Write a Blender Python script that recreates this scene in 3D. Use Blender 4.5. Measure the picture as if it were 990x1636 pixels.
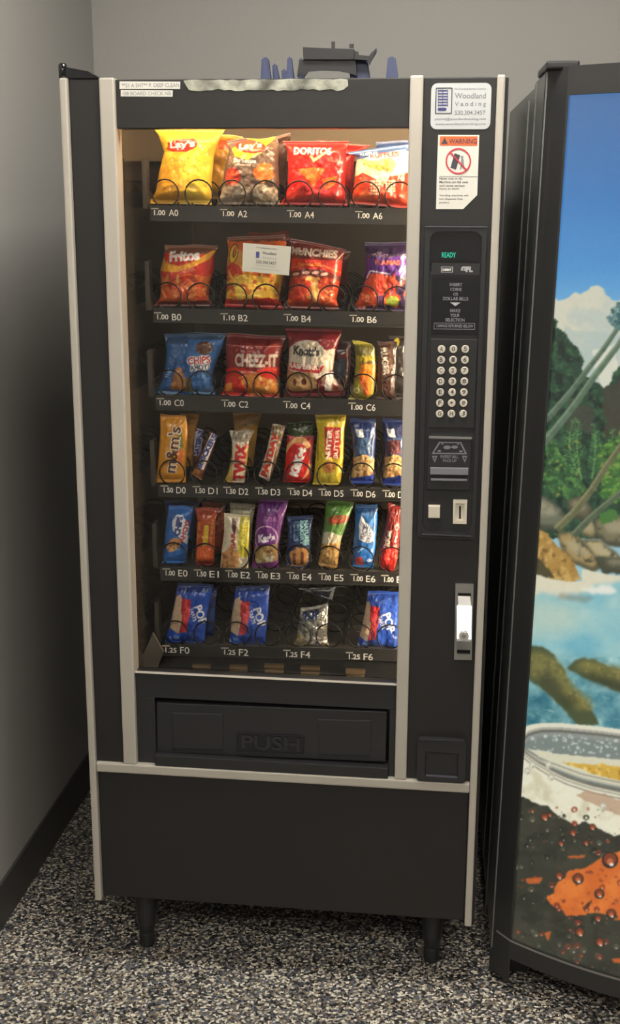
import bpy, bmesh, math, random
import numpy as np
from mathutils import Vector, Matrix
random.seed(7)
for o in list(bpy.data.objects): bpy.data.objects.remove(o)
sc = bpy.context.scene
COL = sc.collection
R = math.radians

# ------------------------------------------------------------------ camera
CAM = np.array([0.7308, -2.3003, 1.6236]); YAW, PITCH, ROLL, F = -0.1175, 0.2491, 0.0038, 1981.27
def _axes():
    cy, sy, cp, sp, cr, sr = math.cos(YAW), math.sin(YAW), math.cos(PITCH), math.sin(PITCH), math.cos(ROLL), math.sin(ROLL)
    f = np.array([sy*cp, cy*cp, -sp]); r = np.array([cy, -sy, 0.]); u = np.cross(r, f)
    return cr*r+sr*u, -sr*r+cr*u, f
AR, AU, AF = _axes()
cam = bpy.data.cameras.new('camera'); camo = bpy.data.objects.new('camera', cam); COL.objects.link(camo)
cam.sensor_fit = 'VERTICAL'; cam.sensor_height = 24; cam.lens = F/1636*24; cam.clip_start = .05
camo.matrix_world = Matrix(((AR[0], AU[0], -AF[0], CAM[0]), (AR[1], AU[1], -AF[1], CAM[1]), (AR[2], AU[2], -AF[2], CAM[2]), (0, 0, 0, 1)))
sc.camera = camo
def at(x, y, d=0., axis=1):          # photograph pixel -> point on the plane [axis] = d
    v = AF*F + AR*(x-495) - AU*(y-818)
    return CAM + (d-CAM[axis])/v[axis]*v
def proj(P):                         # points (n,3) -> photograph pixels
    D = P-CAM; z = D@AF
    return 495+F*(D@AR)/z, 818-F*(D@AU)/z

# ------------------------------------------------------------------ world, exposure
w = bpy.data.worlds.new('world'); sc.world = w; w.use_nodes = True
w.node_tree.nodes['Background'].inputs[0].default_value = (.5, .5, .5, 1)
w.node_tree.nodes['Background'].inputs[1].default_value = .02
sc.view_settings.view_transform = 'Standard'; sc.view_settings.look = 'None'
sc.view_settings.exposure = 0.0; sc.view_settings.gamma = 1.0; sc.view_settings.use_curve_mapping = False
sc.cycles.max_bounces = 8; sc.cycles.sample_clamp_indirect = 4.0; sc.cycles.use_denoising = True
sc.cycles.caustics_reflective = False; sc.cycles.caustics_refractive = False
TUBE = 42.0; SIDE_FILL = 105.0; CEIL1 = 46.0; CEIL_FILL = 20.0

# ------------------------------------------------------------------ materials
def lin(c):
    return tuple(((v/255)/12.92 if v/255 <= .04045 else ((v/255+.055)/1.055)**2.4) for v in c[:3])
def mat(name, c, rough=.5, metal=0., spec=.5, bump=0., bscale=200., coat=0., emit=None, es=1., var=0., vs=3.):
    m = bpy.data.materials.new(name); m.use_nodes = True; nt = m.node_tree; b = nt.nodes['Principled BSDF']
    col = (*lin(c), 1); b.inputs['Base Color'].default_value = col
    b.inputs['Roughness'].default_value = rough; b.inputs['Metallic'].default_value = metal
    b.inputs['Specular IOR Level'].default_value = spec; b.inputs['Coat Weight'].default_value = coat
    b.inputs['Coat Roughness'].default_value = .08
    if emit: b.inputs['Emission Color'].default_value = (*lin(emit), 1); b.inputs['Emission Strength'].default_value = es
    if bump or var:
        tc = nt.nodes.new('ShaderNodeTexCoord'); n = nt.nodes.new('ShaderNodeTexNoise'); n.inputs['Scale'].default_value = bscale
        n.inputs['Detail'].default_value = 4; nt.links.new(tc.outputs['Object'], n.inputs['Vector'])
        if bump:
            bp = nt.nodes.new('ShaderNodeBump'); bp.inputs['Strength'].default_value = bump; bp.inputs['Distance'].default_value = .002
            nt.links.new(n.outputs['Fac'], bp.inputs['Height']); nt.links.new(bp.outputs[0], b.inputs['Normal'])
        if var:
            n2 = nt.nodes.new('ShaderNodeTexNoise'); n2.inputs['Scale'].default_value = vs; n2.inputs['Detail'].default_value = 6
            nt.links.new(tc.outputs['Object'], n2.inputs['Vector'])
            cr = nt.nodes.new('ShaderNodeValToRGB'); cr.color_ramp.elements[0].position = .3; cr.color_ramp.elements[1].position = .7
            cr.color_ramp.elements[0].color = (*[v*(1-var) for v in col[:3]], 1); cr.color_ramp.elements[1].color = (*[min(1, v*(1+var)) for v in col[:3]], 1)
            nt.links.new(n2.outputs['Fac'], cr.inputs[0]); nt.links.new(cr.outputs[0], b.inputs['Base Color'])
    return m
M_wall = mat('wall_paint', (168, 166, 162), .55, bump=.25, bscale=90, spec=.3)
M_ceil = mat('ceiling_paint', (215, 214, 210), .8)
M_base = mat('rubber_baseboard', (66, 64, 62), .45, bump=.1)
M_black = mat('black_door_paint', (26, 25, 25), .46, bump=.12, bscale=700, var=.12, spec=.5)
M_cab = mat('black_cabinet_paint', (34, 33, 33), .4, bump=.15, bscale=500, var=.15)
M_plastic = mat('black_plastic', (34, 34, 36), .38, bump=.05, bscale=900)
M_gloss = mat('black_gloss', (20, 20, 23), .12)
M_alu = mat('satin_aluminium', (178, 172, 162), .42, metal=.25, bump=.04, bscale=60, var=.05)
M_inner = mat('inner_wall_metal', (118, 110, 100), .07, metal=.85, var=.1)
M_side = mat('tray_side_metal', (72, 67, 61), .35, metal=.3)
M_back = mat('inner_back', (92, 84, 75), .6, var=.2)
M_cream = mat('inner_cream', (205, 188, 160), .5)
M_tray = mat('tray_metal', (84, 79, 73), .4, var=.15)
M_rail = mat('tray_rail', (40, 38, 36), .38, var=.1)
M_wire = mat('coil_wire', (20, 19, 19), .3, metal=.6)
M_white = mat('white_print', (235, 232, 225), .6)
M_grey = mat('grey_print', (160, 160, 162), .6)
M_dgrey = mat('faded_print', (112, 112, 118), .6)
M_card = mat('card_paper', (170, 166, 152), .6, var=.03)
M_label = mat('label_paper', (206, 203, 194), .6, var=.03)
M_sticker = mat('silver_sticker', (186, 188, 190), .3, metal=.15, bump=.25, bscale=40)
M_ink = mat('dark_ink', (62, 62, 70), .6)
M_inkl = mat('light_ink', (125, 125, 130), .6)
M_navy = mat('navy_ink', (58, 60, 112), .6)
M_orange = mat('orange_ink', (222, 98, 48), .5)
M_red = mat('red_ink', (190, 50, 62), .5)
M_key = mat('key_cap', (196, 188, 172), .4)
M_chrome = mat('polished_steel', (235, 235, 235), .24, metal=1.)
M_steel = mat('grey_steel', (150, 148, 145), .38, metal=.7)
M_teal = mat('display_segments', (10, 60, 50), .4, emit=(20, 200, 160), es=.9)
M_blue = mat('blue_plastic', (52, 60, 92), .45, var=.1)
M_lamp = mat('lamp_tube', (255, 240, 215), .5, emit=(255, 222, 178), es=TUBE)
M_fill_tube = mat('added_fill_tube', (255, 246, 230), .5, emit=(255, 228, 190), es=SIDE_FILL)
M_cab2 = mat('grey_black_cabinet_paint', (96, 98, 95), .34, bump=.15, bscale=300, var=.1)
M_door2 = mat('dark_door_paint', (40, 40, 40), .4, bump=.1, bscale=500, var=.1)
M_foil = mat('torn_tape', (140, 140, 128), .35, metal=.2, bump=1., bscale=50, var=.75, vs=28.)
M_hole = mat('dark_slot', (8, 8, 8), .7)
M_tan = mat('tan_metal', (120, 98, 70), .5, var=.3)

def glassmat():
    m = bpy.data.materials.new('window_glass'); m.use_nodes = True; nt = m.node_tree; nt.nodes.clear()
    o = nt.nodes.new('ShaderNodeOutputMaterial'); mx = nt.nodes.new('ShaderNodeMixShader'); t = nt.nodes.new('ShaderNodeBsdfTransparent'); g = nt.nodes.new('ShaderNodeBsdfGlossy')
    t.inputs[0].default_value = (.93, .94, .93, 1); g.inputs['Roughness'].default_value = .03
    f = nt.nodes.new('ShaderNodeFresnel'); f.inputs[0].default_value = 1.5
    nt.links.new(f.outputs[0], mx.inputs[0]); nt.links.new(t.outputs[0], mx.inputs[1]); nt.links.new(g.outputs[0], mx.inputs[2]); nt.links.new(mx.outputs[0], o.inputs[0])
    return m
M_glass = glassmat()

def floormat():
    m = bpy.data.materials.new('flake_floor'); m.use_nodes = True; nt = m.node_tree; b = nt.nodes['Principled BSDF']; L = nt.links
    tc = nt.nodes.new('ShaderNodeTexCoord')
    n = nt.nodes.new('ShaderNodeTexNoise'); n.inputs['Scale'].default_value = 120; n.inputs['Detail'].default_value = 1
    L.new(tc.outputs['Object'], n.inputs['Vector'])
    mix = nt.nodes.new('ShaderNodeVectorMath'); mix.operation = 'MULTIPLY_ADD'; mix.inputs[1].default_value = (.006,)*3
    L.new(n.outputs['Color'], mix.inputs[0]); L.new(tc.outputs['Object'], mix.inputs[2])
    v = nt.nodes.new('ShaderNodeTexVoronoi'); v.inputs['Scale'].default_value = 195; L.new(mix.outputs[0], v.inputs['Vector'])
    cr = nt.nodes.new('ShaderNodeValToRGB'); cr.color_ramp.interpolation = 'CONSTANT'
    st = [(0, (34, 34, 35)), (.22, (66, 66, 69)), (.38, (104, 101, 96)), (.52, (92, 97, 110)), (.62, (164, 157, 142)), (.8, (212, 206, 190)), (.93, (122, 106, 88))]
    el = cr.color_ramp.elements
    for i, (p, c) in enumerate(st):
        e = el[i] if i < 2 else el.new(p)
        e.position = p; e.color = (*lin(c), 1)
    sep = nt.nodes.new('ShaderNodeSeparateColor'); L.new(v.outputs['Color'], sep.inputs[0]); L.new(sep.outputs[0], cr.inputs[0]); L.new(cr.outputs[0], b.inputs['Base Color'])
    b.inputs['Roughness'].default_value = .5
    bp = nt.nodes.new('ShaderNodeBump'); bp.inputs['Strength'].default_value = .25; bp.inputs['Distance'].default_value = .001
    L.new(sep.outputs[1], bp.inputs['Height']); L.new(bp.outputs[0], b.inputs['Normal'])
    return m
M_floor = floormat()

def colmat(name, rough=.32, metal=0., coat=.4, emissive=False, bump=.36):
    m = bpy.data.materials.new(name); m.use_nodes = True; nt = m.node_tree; b = nt.nodes['Principled BSDF']
    a = nt.nodes.new('ShaderNodeAttribute'); a.attribute_name = 'print'
    b.inputs['Roughness'].default_value = rough; b.inputs['Metallic'].default_value = metal; b.inputs['Coat Weight'].default_value = coat; b.inputs['Coat Roughness'].default_value = .12
    if emissive:
        b.inputs['Base Color'].default_value = (.01, .01, .01, 1); nt.links.new(a.outputs[0], b.inputs['Emission Color']); b.inputs['Emission Strength'].default_value = .95
    else:
        nt.links.new(a.outputs[0], b.inputs['Base Color'])
        tc = nt.nodes.new('ShaderNodeTexCoord'); n = nt.nodes.new('ShaderNodeTexNoise'); n.inputs['Scale'].default_value = 45; n.inputs['Detail'].default_value = 3
        bp = nt.nodes.new('ShaderNodeBump'); bp.inputs['Strength'].default_value = bump; bp.inputs['Distance'].default_value = .006
        nt.links.new(tc.outputs['Object'], n.inputs['Vector']); nt.links.new(n.outputs['Fac'], bp.inputs['Height']); nt.links.new(bp.outputs[0], b.inputs['Normal'])
    return m
M_bag = colmat('printed_film'); M_foilbag = colmat('printed_foil', .25, .75, .1, bump=.8); M_lit = colmat('backlit_print', .15, emissive=True)

# ------------------------------------------------------------------ mesh helpers
def tag(o, label=None, cat=None, group=None, kind=None):
    for k, v in (('label', label), ('category', cat), ('group', group), ('kind', kind)):
        if v: o[k] = v
    return o
def empty(name, loc, **k):
    o = bpy.data.objects.new(name, None); o.location = loc; o.empty_display_size = .05; COL.objects.link(o); return tag(o, **k)
def link(name, me, m, parent=None, **k):
    o = bpy.data.objects.new(name, me); COL.objects.link(o)
    if m: me.materials.append(m)
    if parent:
        o.parent = parent
        if parent.parent is None: o.location = -parent.location
    return tag(o, **k)
def mk(name, vs, fs, m, parent=None, smooth=False, **k):
    me = bpy.data.meshes.new(name); me.from_pydata([tuple(map(float, v)) for v in vs], [], fs); me.update()
    if smooth: me.shade_smooth()
    return link(name, me, m, parent, **k)
def bm_obj(name, bm, m, parent=None, smooth=False, **k):
    me = bpy.data.meshes.new(name); bmesh.ops.recalc_face_normals(bm, faces=bm.faces); bm.to_mesh(me); bm.free()
    if smooth: me.shade_smooth()
    return link(name, me, m, parent, **k)
def abox(bm, x0, x1, y0, y1, z0, z1, bev=0.):
    r = bmesh.ops.create_cube(bm, size=1.); vs = r['verts']
    for v in vs: v.co = Vector(((x0+x1)/2+v.co.x*(x1-x0), (y0+y1)/2+v.co.y*(y1-y0), (z0+z1)/2+v.co.z*(z1-z0)))
    if bev:
        es = list({e for v in vs for e in v.link_edges}); bmesh.ops.bevel(bm, geom=es, offset=bev, segments=2, affect='EDGES', profile=.6)
    return vs
def box(name, x0, x1, y0, y1, z0, z1, m, parent=None, bev=0., **k):
    bm = bmesh.new(); abox(bm, x0, x1, y0, y1, z0, z1, bev); return bm_obj(name, bm, m, parent, **k)
def boxes(name, L, m, parent=None, bev=0., **k):
    bm = bmesh.new()
    for b in L: abox(bm, *b, bev)
    return bm_obj(name, bm, m, parent, **k)
def prism_bm(bm, P, y0, y1):          # P: (x,z) outline, extruded from y0 (front) to y1
    n = len(P); a = [bm.verts.new((p[0], y0, p[1])) for p in P]; b = [bm.verts.new((p[0], y1, p[1])) for p in P]
    bm.faces.new(a); bm.faces.new(b[::-1])
    for i in range(n): bm.faces.new((a[i], b[i], b[(i+1) % n], a[(i+1) % n]))
def prism(name, P, y0, y1, m, parent=None, bev=0., **k):
    bm = bmesh.new(); prism_bm(bm, P, y0, y1)
    if bev: bmesh.ops.bevel(bm, geom=[e for e in bm.edges if abs(e.verts[0].co.y-y0) < 1e-6 and abs(e.verts[1].co.y-y0) < 1e-6], offset=bev, segments=2, affect='EDGES', profile=.6)
    return bm_obj(name, bm, m, parent, **k)
def px(P, d=0.): return [tuple(at(x, y, d)[[0, 2]]) for x, y in P]
def rrect(x0, z0, x1, z1, r, n=5):
    P = []
    for cx, cz, a0 in ((x1-r, z1-r, 0), (x0+r, z1-r, 90), (x0+r, z0+r, 180), (x1-r, z0+r, 270)):
        for i in range(n+1): a = R(a0+90*i/n); P.append((cx+r*math.cos(a), cz+r*math.sin(a)))
    return P
def ring(name, O, I, y0, y1, m, parent=None, **k):     # frame between outlines O and I (same count)
    n = len(O); vs = []
    for y in (y0, y1):
        vs += [(p[0], y, p[1]) for p in O]+[(p[0], y, p[1]) for p in I]
    f = []
    for i in range(n):
        j = (i+1) % n
        f += [(i, j, n+j, n+i), (2*n+i, 3*n+i, 3*n+j, 2*n+j), (i, 2*n+i, 2*n+j, j), (n+i, n+j, 3*n+j, 3*n+i)]
    bm = bmesh.new(); V = [bm.verts.new(v) for v in vs]
    for q in f: bm.faces.new([V[a] for a in q])
    return bm_obj(name, bm, m, parent, **k)
def tube_data(P, r, n=6, closed=False):
    P = [np.array(p, float) for p in P]; vs = []; fs = []; N = len(P); up = np.array([0, 0, 1.])
    for i, p in enumerate(P):
        t = P[min(i+1, N-1)]-P[max(i-1, 0)]; t /= np.linalg.norm(t)+1e-9
        a = np.cross(t, up if abs(t[2]) < .9 else np.array([1., 0, 0])); a /= np.linalg.norm(a); b = np.cross(t, a)
        rr = r[i] if isinstance(r, (list, tuple)) else r
        vs += [p+rr*(a*math.cos(2*math.pi*k/n)+b*math.sin(2*math.pi*k/n)) for k in range(n)]
    for i in range(N-1):
        for k in range(n): fs.append((i*n+k, i*n+(k+1) % n, (i+1)*n+(k+1) % n, (i+1)*n+k))
    fs.append(tuple(range(n))[::-1]); fs.append(tuple((N-1)*n+k for k in range(n)))
    return vs, fs
def tube(name, P, r, m, parent=None, n=8, **k):
    vs, fs = tube_data(P, r, n); return mk(name, vs, fs, m, parent, True, **k)
def lathe(name, prof, c, m, parent=None, n=20, axis='z', **k):   # prof: (r, t)
    vs = []; fs = []
    for r, t in prof:
        for i in range(n):
            a = 2*math.pi*i/n; q = (r*math.cos(a), r*math.sin(a), t) if axis == 'z' else (r*math.cos(a), t, r*math.sin(a))
            vs.append((c[0]+q[0], c[1]+q[1], c[2]+q[2]))
    for j in range(len(prof)-1):
        for i in range(n): fs.append((j*n+i, j*n+(i+1) % n, (j+1)*n+(i+1) % n, (j+1)*n+i))
    fs.append(tuple(range(n))[::-1]); fs.append(tuple((len(prof)-1)*n+i for i in range(n)))
    bm = bmesh.new(); V = [bm.verts.new(v) for v in vs]
    for f in fs: bm.faces.new([V[i] for i in f])
    return bm_obj(name, bm, m, parent, smooth=False, **k)
# text --------------------------------------------------------------
_tc = {}
def glyphs(s, bold=0.):
    key = (s, bold)
    if key in _tc: return _tc[key]
    cu = bpy.data.curves.new('lettering', 'FONT'); cu.body = s; cu.offset = bold; cu.resolution_u = 3; cu.space_line = .85; cu.align_x = 'CENTER'
    o = bpy.data.objects.new('lettering', cu); COL.objects.link(o)
    dg = bpy.context.evaluated_depsgraph_get(); me = o.evaluated_get(dg).to_mesh(); me.calc_loop_triangles()
    V = np.array([v.co[:2] for v in me.vertices]).reshape(-1, 2); T = np.array([t.vertices[:] for t in me.loop_triangles]).reshape(-1, 3)
    o.evaluated_get(dg).to_mesh_clear(); bpy.data.objects.remove(o); bpy.data.curves.remove(cu)
    lo, hi = V.min(0), V.max(0); V = (V-lo)/(hi-lo)-.5
    _tc[key] = (V, T); return V, T
def text(name, s, box_, d, m, parent, rot=0., bold=0.005, th=.0003, **k):    # box_ in photograph pixels, laid on the plane y = d
    V, T = glyphs(s, bold); x0, y0, x1, y1 = box_
    c = at((x0+x1)/2, (y0+y1)/2, d); wx = at(x1, y0, d)[0]-at(x0, y0, d)[0]; hz = at(x0, y0, d)[2]-at(x0, y1, d)[2]
    a = R(rot); X = V[:, 0]*wx; Z = V[:, 1]*hz
    x = c[0]+X*math.cos(a)-Z*math.sin(a); z = c[2]+X*math.sin(a)+Z*math.cos(a)
    return mk(name, np.stack([x, np.full_like(x, d-th), z], 1), [tuple(map(int, t)) for t in T], m, parent, **k)

# canvas ------------------------------------------------------------- print painted in photograph pixels, sampled on to vertices
def vnoise(h, w, cell, seed):
    g = np.random.RandomState(seed); a = g.rand(int(h/cell)+3, int(w/cell)+3)
    y = np.arange(h)/cell; x = np.arange(w)/cell; yi = y.astype(int); xi = x.astype(int); fy = (y-yi)[:, None]; fx = (x-xi)[None]
    fy = fy*fy*(3-2*fy); fx = fx*fx*(3-2*fx)
    return (a[yi][:, xi]*(1-fy)*(1-fx)+a[yi+1][:, xi]*fy*(1-fx)+a[yi][:, xi+1]*(1-fy)*fx+a[yi+1][:, xi+1]*fy*fx)
def fbm(h, w, cell, seed, o=4):
    s = 0; t = 0; a = 1.
    for i in range(o): s = s+a*vnoise(h, w, max(cell/2**i, 1), seed+i); t += a; a *= .55
    return s/t
def blur(m, r):
    for ax in (0, 1):
        for _ in range(2):
            a = np.pad(m, [(r+1, r) if i == ax else (0, 0) for i in range(m.ndim)], mode='edge'); a = np.cumsum(a, ax)
            n = m.shape[ax]; m = (np.take(a, range(2*r+1, 2*r+1+n), ax)-np.take(a, range(0, n), ax))/(2*r+1)
    return m
class Canvas:
    def __init__(s, x0, y0, x1, y1, k=2, base=(128, 128, 128)):
        s.x0, s.y0, s.k = x0, y0, k; s.w = int((x1-x0)*k); s.h = int((y1-y0)*k)
        s.a = np.zeros((s.h, s.w, 3)); s.a[:] = base
        s.X = x0+(np.arange(s.w)+.5)/k; s.Y = y0+(np.arange(s.h)+.5)/k
    def _win(s, xa, ya, xb, yb):
        i0 = max(0, int((ya-s.y0)*s.k)-1); i1 = min(s.h, int((yb-s.y0)*s.k)+2); j0 = max(0, int((xa-s.x0)*s.k)-1); j1 = min(s.w, int((xb-s.x0)*s.k)+2)
        return i0, max(i0, i1), j0, max(j0, j1)
    def _put(s, win, mask, c, op=1.):
        i0, i1, j0, j1 = win; m = (mask*op)[..., None]; s.a[i0:i1, j0:j1] = s.a[i0:i1, j0:j1]*(1-m)+np.array(c, float)[:3]*m
    def mask_poly(s, P, win):
        i0, i1, j0, j1 = win; X = s.X[None, j0:j1]; Y = s.Y[i0:i1, None]; m = np.zeros((i1-i0, j1-j0), bool)
        for (xa, ya), (xb, yb) in zip(P, P[1:]+P[:1]):
            if ya == yb: continue
            m ^= ((ya > Y) != (yb > Y)) & (X < (xb-xa)*(Y-ya)/(yb-ya)+xa)
        return m.astype(float)
    def poly(s, P, c, op=1.):
        xs = [p[0] for p in P]; ys = [p[1] for p in P]; win = s._win(min(xs), min(ys), max(xs), max(ys))
        if win[1] > win[0] and win[3] > win[2]: s._put(win, s.mask_poly(list(P), win), c, op)
    def npoly(s, P, c, amp=4, cell=8, seed=1, op=1., tex=None, soft=0):   # ragged-edged polygon; tex=(dark colour, cell)
        xs = [p[0] for p in P]; ys = [p[1] for p in P]; win = s._win(min(xs)-amp, min(ys)-amp, max(xs)+amp, max(ys)+amp); i0, i1, j0, j1 = win
        h, w = i1-i0, j1-j0
        if h < 2 or w < 2: return
        X = s.X[None, j0:j1]+(fbm(h, w, cell*s.k, seed)-.5)*2*amp; Y = s.Y[i0:i1, None]+(fbm(h, w, cell*s.k, seed+9)-.5)*2*amp; m = np.zeros((h, w), bool)
        P = list(P)
        for (xa, ya), (xb, yb) in zip(P, P[1:]+P[:1]):
            if ya == yb: continue
            m ^= ((ya > Y) != (yb > Y)) & (X < (xb-xa)*(Y-ya)/(yb-ya)+xa)
        m = m.astype(float)
        if soft: m = blur(m, int(soft*s.k))
        s._put(win, m, c, op)
        if tex:
            for q, (tc, cell2, lo) in enumerate(tex):
                n = fbm(h, w, cell2*s.k, seed+31*q+5, 5); s._put(win, m*np.clip((n-lo)*5.5+.2, 0, 1), tc, op)
    def rect(s, x0, y0, x1, y1, c, op=1.): s.poly([(x0, y0), (x1, y0), (x1, y1), (x0, y1)], c, op)
    def ell(s, cx, cy, rx, ry, c, rot=0., op=1., hole=0.):
        r = max(rx, ry); win = s._win(cx-r, cy-r, cx+r, cy+r); i0, i1, j0, j1 = win
        if i1 <= i0 or j1 <= j0: return
        X = s.X[None, j0:j1]-cx; Y = s.Y[i0:i1, None]-cy; a = R(rot); U = (X*math.cos(a)+Y*math.sin(a))/rx; V = (-X*math.sin(a)+Y*math.cos(a))/ry
        q = U*U+V*V; s._put(win, ((q < 1) & (q >= hole*hole)).astype(float), c, op)
    def line(s, P, wd, c, op=1.):
        for (xa, ya), (xb, yb) in zip(P, P[1:]):
            L = math.hypot(xb-xa, yb-ya)+1e-6; nx, ny = -(yb-ya)/L*wd/2, (xb-xa)/L*wd/2
            s.poly([(xa+nx, ya+ny), (xb+nx, yb+ny), (xb-nx, yb-ny), (xa-nx, ya-ny)], c, op)
    def vgrad(s, stops):
        ys = [p[0] for p in stops]
        for ch in range(3): s.a[:, :, ch] = np.interp(s.Y, ys, [p[1][ch] for p in stops])[:, None]
    def speck(s, n, box_, cols, r0, r1, seed=3, op=1., sq=.7):
        g = random.Random(seed)
        for i in range(n):
            s.ell(g.uniform(box_[0], box_[2]), g.uniform(box_[1], box_[3]), g.uniform(r0, r1), g.uniform(r0, r1)*sq, g.choice(cols), g.uniform(0, 180), op)
    def noise(s, amp, cell=6, seed=2):
        n = fbm(s.h, s.w, cell*s.k, seed, 3)-.5; s.a = np.clip(s.a*(1+amp*2*n[..., None]), 0, 255)
    def text(s, t, cx, cy, w, h, c, rot=0., bold=.01, op=1.):     # rot: degrees, anticlockwise
        V, T = glyphs(t, bold); a = R(rot); U = V[:, 0]*w; W = V[:, 1]*h
        X = cx+U*math.cos(a)-W*math.sin(a); Y = cy-(U*math.sin(a)+W*math.cos(a))
        for q in T: s.poly([(X[i], Y[i]) for i in q], c, op)
    def sample(s, x, y):
        j = np.clip((x-s.x0)*s.k-.5, 0, s.w-1.001); i = np.clip((y-s.y0)*s.k-.5, 0, s.h-1.001); j0 = j.astype(int); i0 = i.astype(int); fj = (j-j0)[..., None]; fi = (i-i0)[..., None]; a = s.a
        c = a[i0, j0]*(1-fi)*(1-fj)+a[i0+1, j0]*fi*(1-fj)+a[i0, j0+1]*(1-fi)*fj+a[i0+1, j0+1]*fi*fj
        c = np.clip(c/255, 0, 1); return np.where(c <= .04045, c/12.92, ((c+.055)/1.055)**2.4)
def grid_faces(nu, nv, off=0, flip=False):
    i = np.arange(nu-1)[None]; j = np.arange(nv-1)[:, None]; a = (j*nu+i+off).ravel(); q = np.stack([a, a+1, a+nu+1, a+nu], 1)
    return q[:, ::-1] if flip else q
def fast_mesh(name, V, Q, C, m, parent=None, **k):
    me = bpy.data.meshes.new(name); me.vertices.add(len(V)); me.vertices.foreach_set('co', V.astype(np.float32).ravel())
    n = len(Q); me.loops.add(n*4); me.loops.foreach_set('vertex_index', Q.astype(np.int32).ravel()); me.polygons.add(n)
    me.polygons.foreach_set('loop_start', np.arange(0, n*4, 4, dtype=np.int32)); me.polygons.foreach_set('use_smooth', np.ones(n, bool)); me.update(calc_edges=True); me.validate()
    at_ = me.attributes.new('print', 'FLOAT_COLOR', 'POINT'); at_.data.foreach_set('color', np.concatenate([C, np.ones((len(C), 1))], 1).astype(np.float32).ravel())
    return link(name, me, m, parent, **k)
# ------------------------------------------------------------------ the room
CEILZ = 2.75; XL = -.263; XR = 3.1; YB = 1.13; YF = -3.9
box('floor', XL-.1, XR+.1, YF-.1, YB+.1, -.06, 0, M_floor, kind='structure')
box('ceiling', XL-.1, XR+.1, YF-.1, YB+.1, CEILZ, CEILZ+.06, M_ceil, kind='structure')
box('wall_left', XL-.1, XL, YF-.1, YB+.1, 0, CEILZ, M_wall, kind='structure')
box('wall_back', XL, XR, YB, YB+.1, 0, CEILZ, M_wall, kind='structure')
box('wall_right', XR, XR+.1, YF-.1, YB+.1, 0, CEILZ, M_wall, kind='structure')
box('wall_front', XL, XR, YF-.1, YF, 0, CEILZ, M_wall, kind='structure')
def baseboard(name, x0, x1, y0, y1): box(name, x0, x1, y0, y1, 0, .108, M_base, bev=.002, kind='structure')
baseboard('baseboard_left', XL, XL+.007, YF, YB); baseboard('baseboard_back', XL+.007, XR, YB-.007, YB)
baseboard('baseboard_right', XR-.007, XR, YF, YB-.007); baseboard('baseboard_front', XL+.007, XR-.007, YF, YF+.007)
def ceiling_light(x, y, wx, wy, es, label):
    t = empty('ceiling_light', (x, y, CEILZ), label=label, cat='ceiling light')
    O = [(x-wx/2-.025, y-wy/2-.025), (x+wx/2+.025, y-wy/2-.025), (x+wx/2+.025, y+wy/2+.025), (x-wx/2-.025, y+wy/2+.025)]
    boxes('frame', [(O[0][0], O[1][0], O[0][1], O[0][1]+.025, CEILZ-.03, CEILZ), (O[0][0], O[1][0], O[2][1]-.025, O[2][1], CEILZ-.03, CEILZ),
                    (O[0][0], O[0][0]+.025, O[0][1]+.025, O[2][1]-.025, CEILZ-.03, CEILZ), (O[1][0]-.025, O[1][0], O[0][1]+.025, O[2][1]-.025, CEILZ-.03, CEILZ)], M_alu, t)
    box('diffuser', x-wx/2, x+wx/2, y-wy/2, y+wy/2, CEILZ-.022, CEILZ-.01, mat('light_diffuser', (240, 240, 235), .6, emit=(255, 249, 238), es=es), t)
ceiling_light(.62, -.42, .6, .5, CEIL1, 'square ceiling light panel right above the front of the snack machine')
ceiling_light(1.5, -2.9, .6, 1.2, CEIL_FILL, 'added long fill light panel behind the camera on the right')  # unseen panel added as fill from the camera side
ceiling_light(.25, -2.9, .6, 1.2, CEIL_FILL, 'added long fill light panel behind the camera near the left wall')  # unseen panel added to lift the dark left wall

# ------------------------------------------------------------------ snack vending machine
V = empty('snack_vending_machine', (.4, 0, 0), label='black snack vending machine with silver edge strips and glass front full of snacks', cat='vending machine')
W = .7987; ZT = 1.83; ZB = .163; D = .86
boxes('cabinet', [(.004, .02, .042, D, ZB, ZT-.004), (W-.02, W-.004, .042, D, ZB, ZT-.004), (.02, W-.02, D-.02, D, ZB, ZT-.004), (.02, W-.02, .042, D-.02, ZT-.02, ZT-.004), (.02, W-.02, .042, D-.02, ZB, ZB+.02)], M_cab, V)
# door: frame members
box('door_panel', .015, .073, .004, .04, .484, ZT-.002, M_black, V, bev=.002, label='black left margin of the door')
box('header_panel', .101, .633, .006, .04, 1.742, ZT-.003, M_black, V, bev=.002)
box('control_fascia', .656, .785, .004, .04, .486, ZT-.003, M_black, V, bev=.002)
box('kick_panel', .016, .784, .006, .04, ZB+.006, .464, M_black, V, bev=.003)
for x0, x1, z0, z1, yy in ((0, .0145, ZB, ZT, -.006), (.073, .1015, .484, ZT, -.004), (.633, .657, .484, ZT, -.004), (W-.0145, W, ZB, ZT, -.006)):
    box('edge_strip', x0, x1, yy, .04, z0, z1, M_alu, V, bev=.0035)
box('edge_strip', .0145, W-.0145, -.005, .04, .4635, .4845, M_alu, V, bev=.0035, label='horizontal silver strip above the kick panel')
box('door_edge', W, W+.006, .008, .04, ZB, ZT-.004, M_black, V)
tube('hinge_pin', [(.0045, .006, 1.826), (.0045, .006, 1.853), (.0045, .006, 1.856)], [.0078, .0078, .0045], M_gloss, V, n=12)
prism('hinge_cap', [(.006, 1.829), (.006, 1.849), (.014, 1.8485), (.052, 1.8415), (.062, 1.836), (.071, 1.831), (.071, 1.829)], .002, .03, M_gloss, V, bev=.0015, label='black sloping cap on the top left corner')
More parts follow.
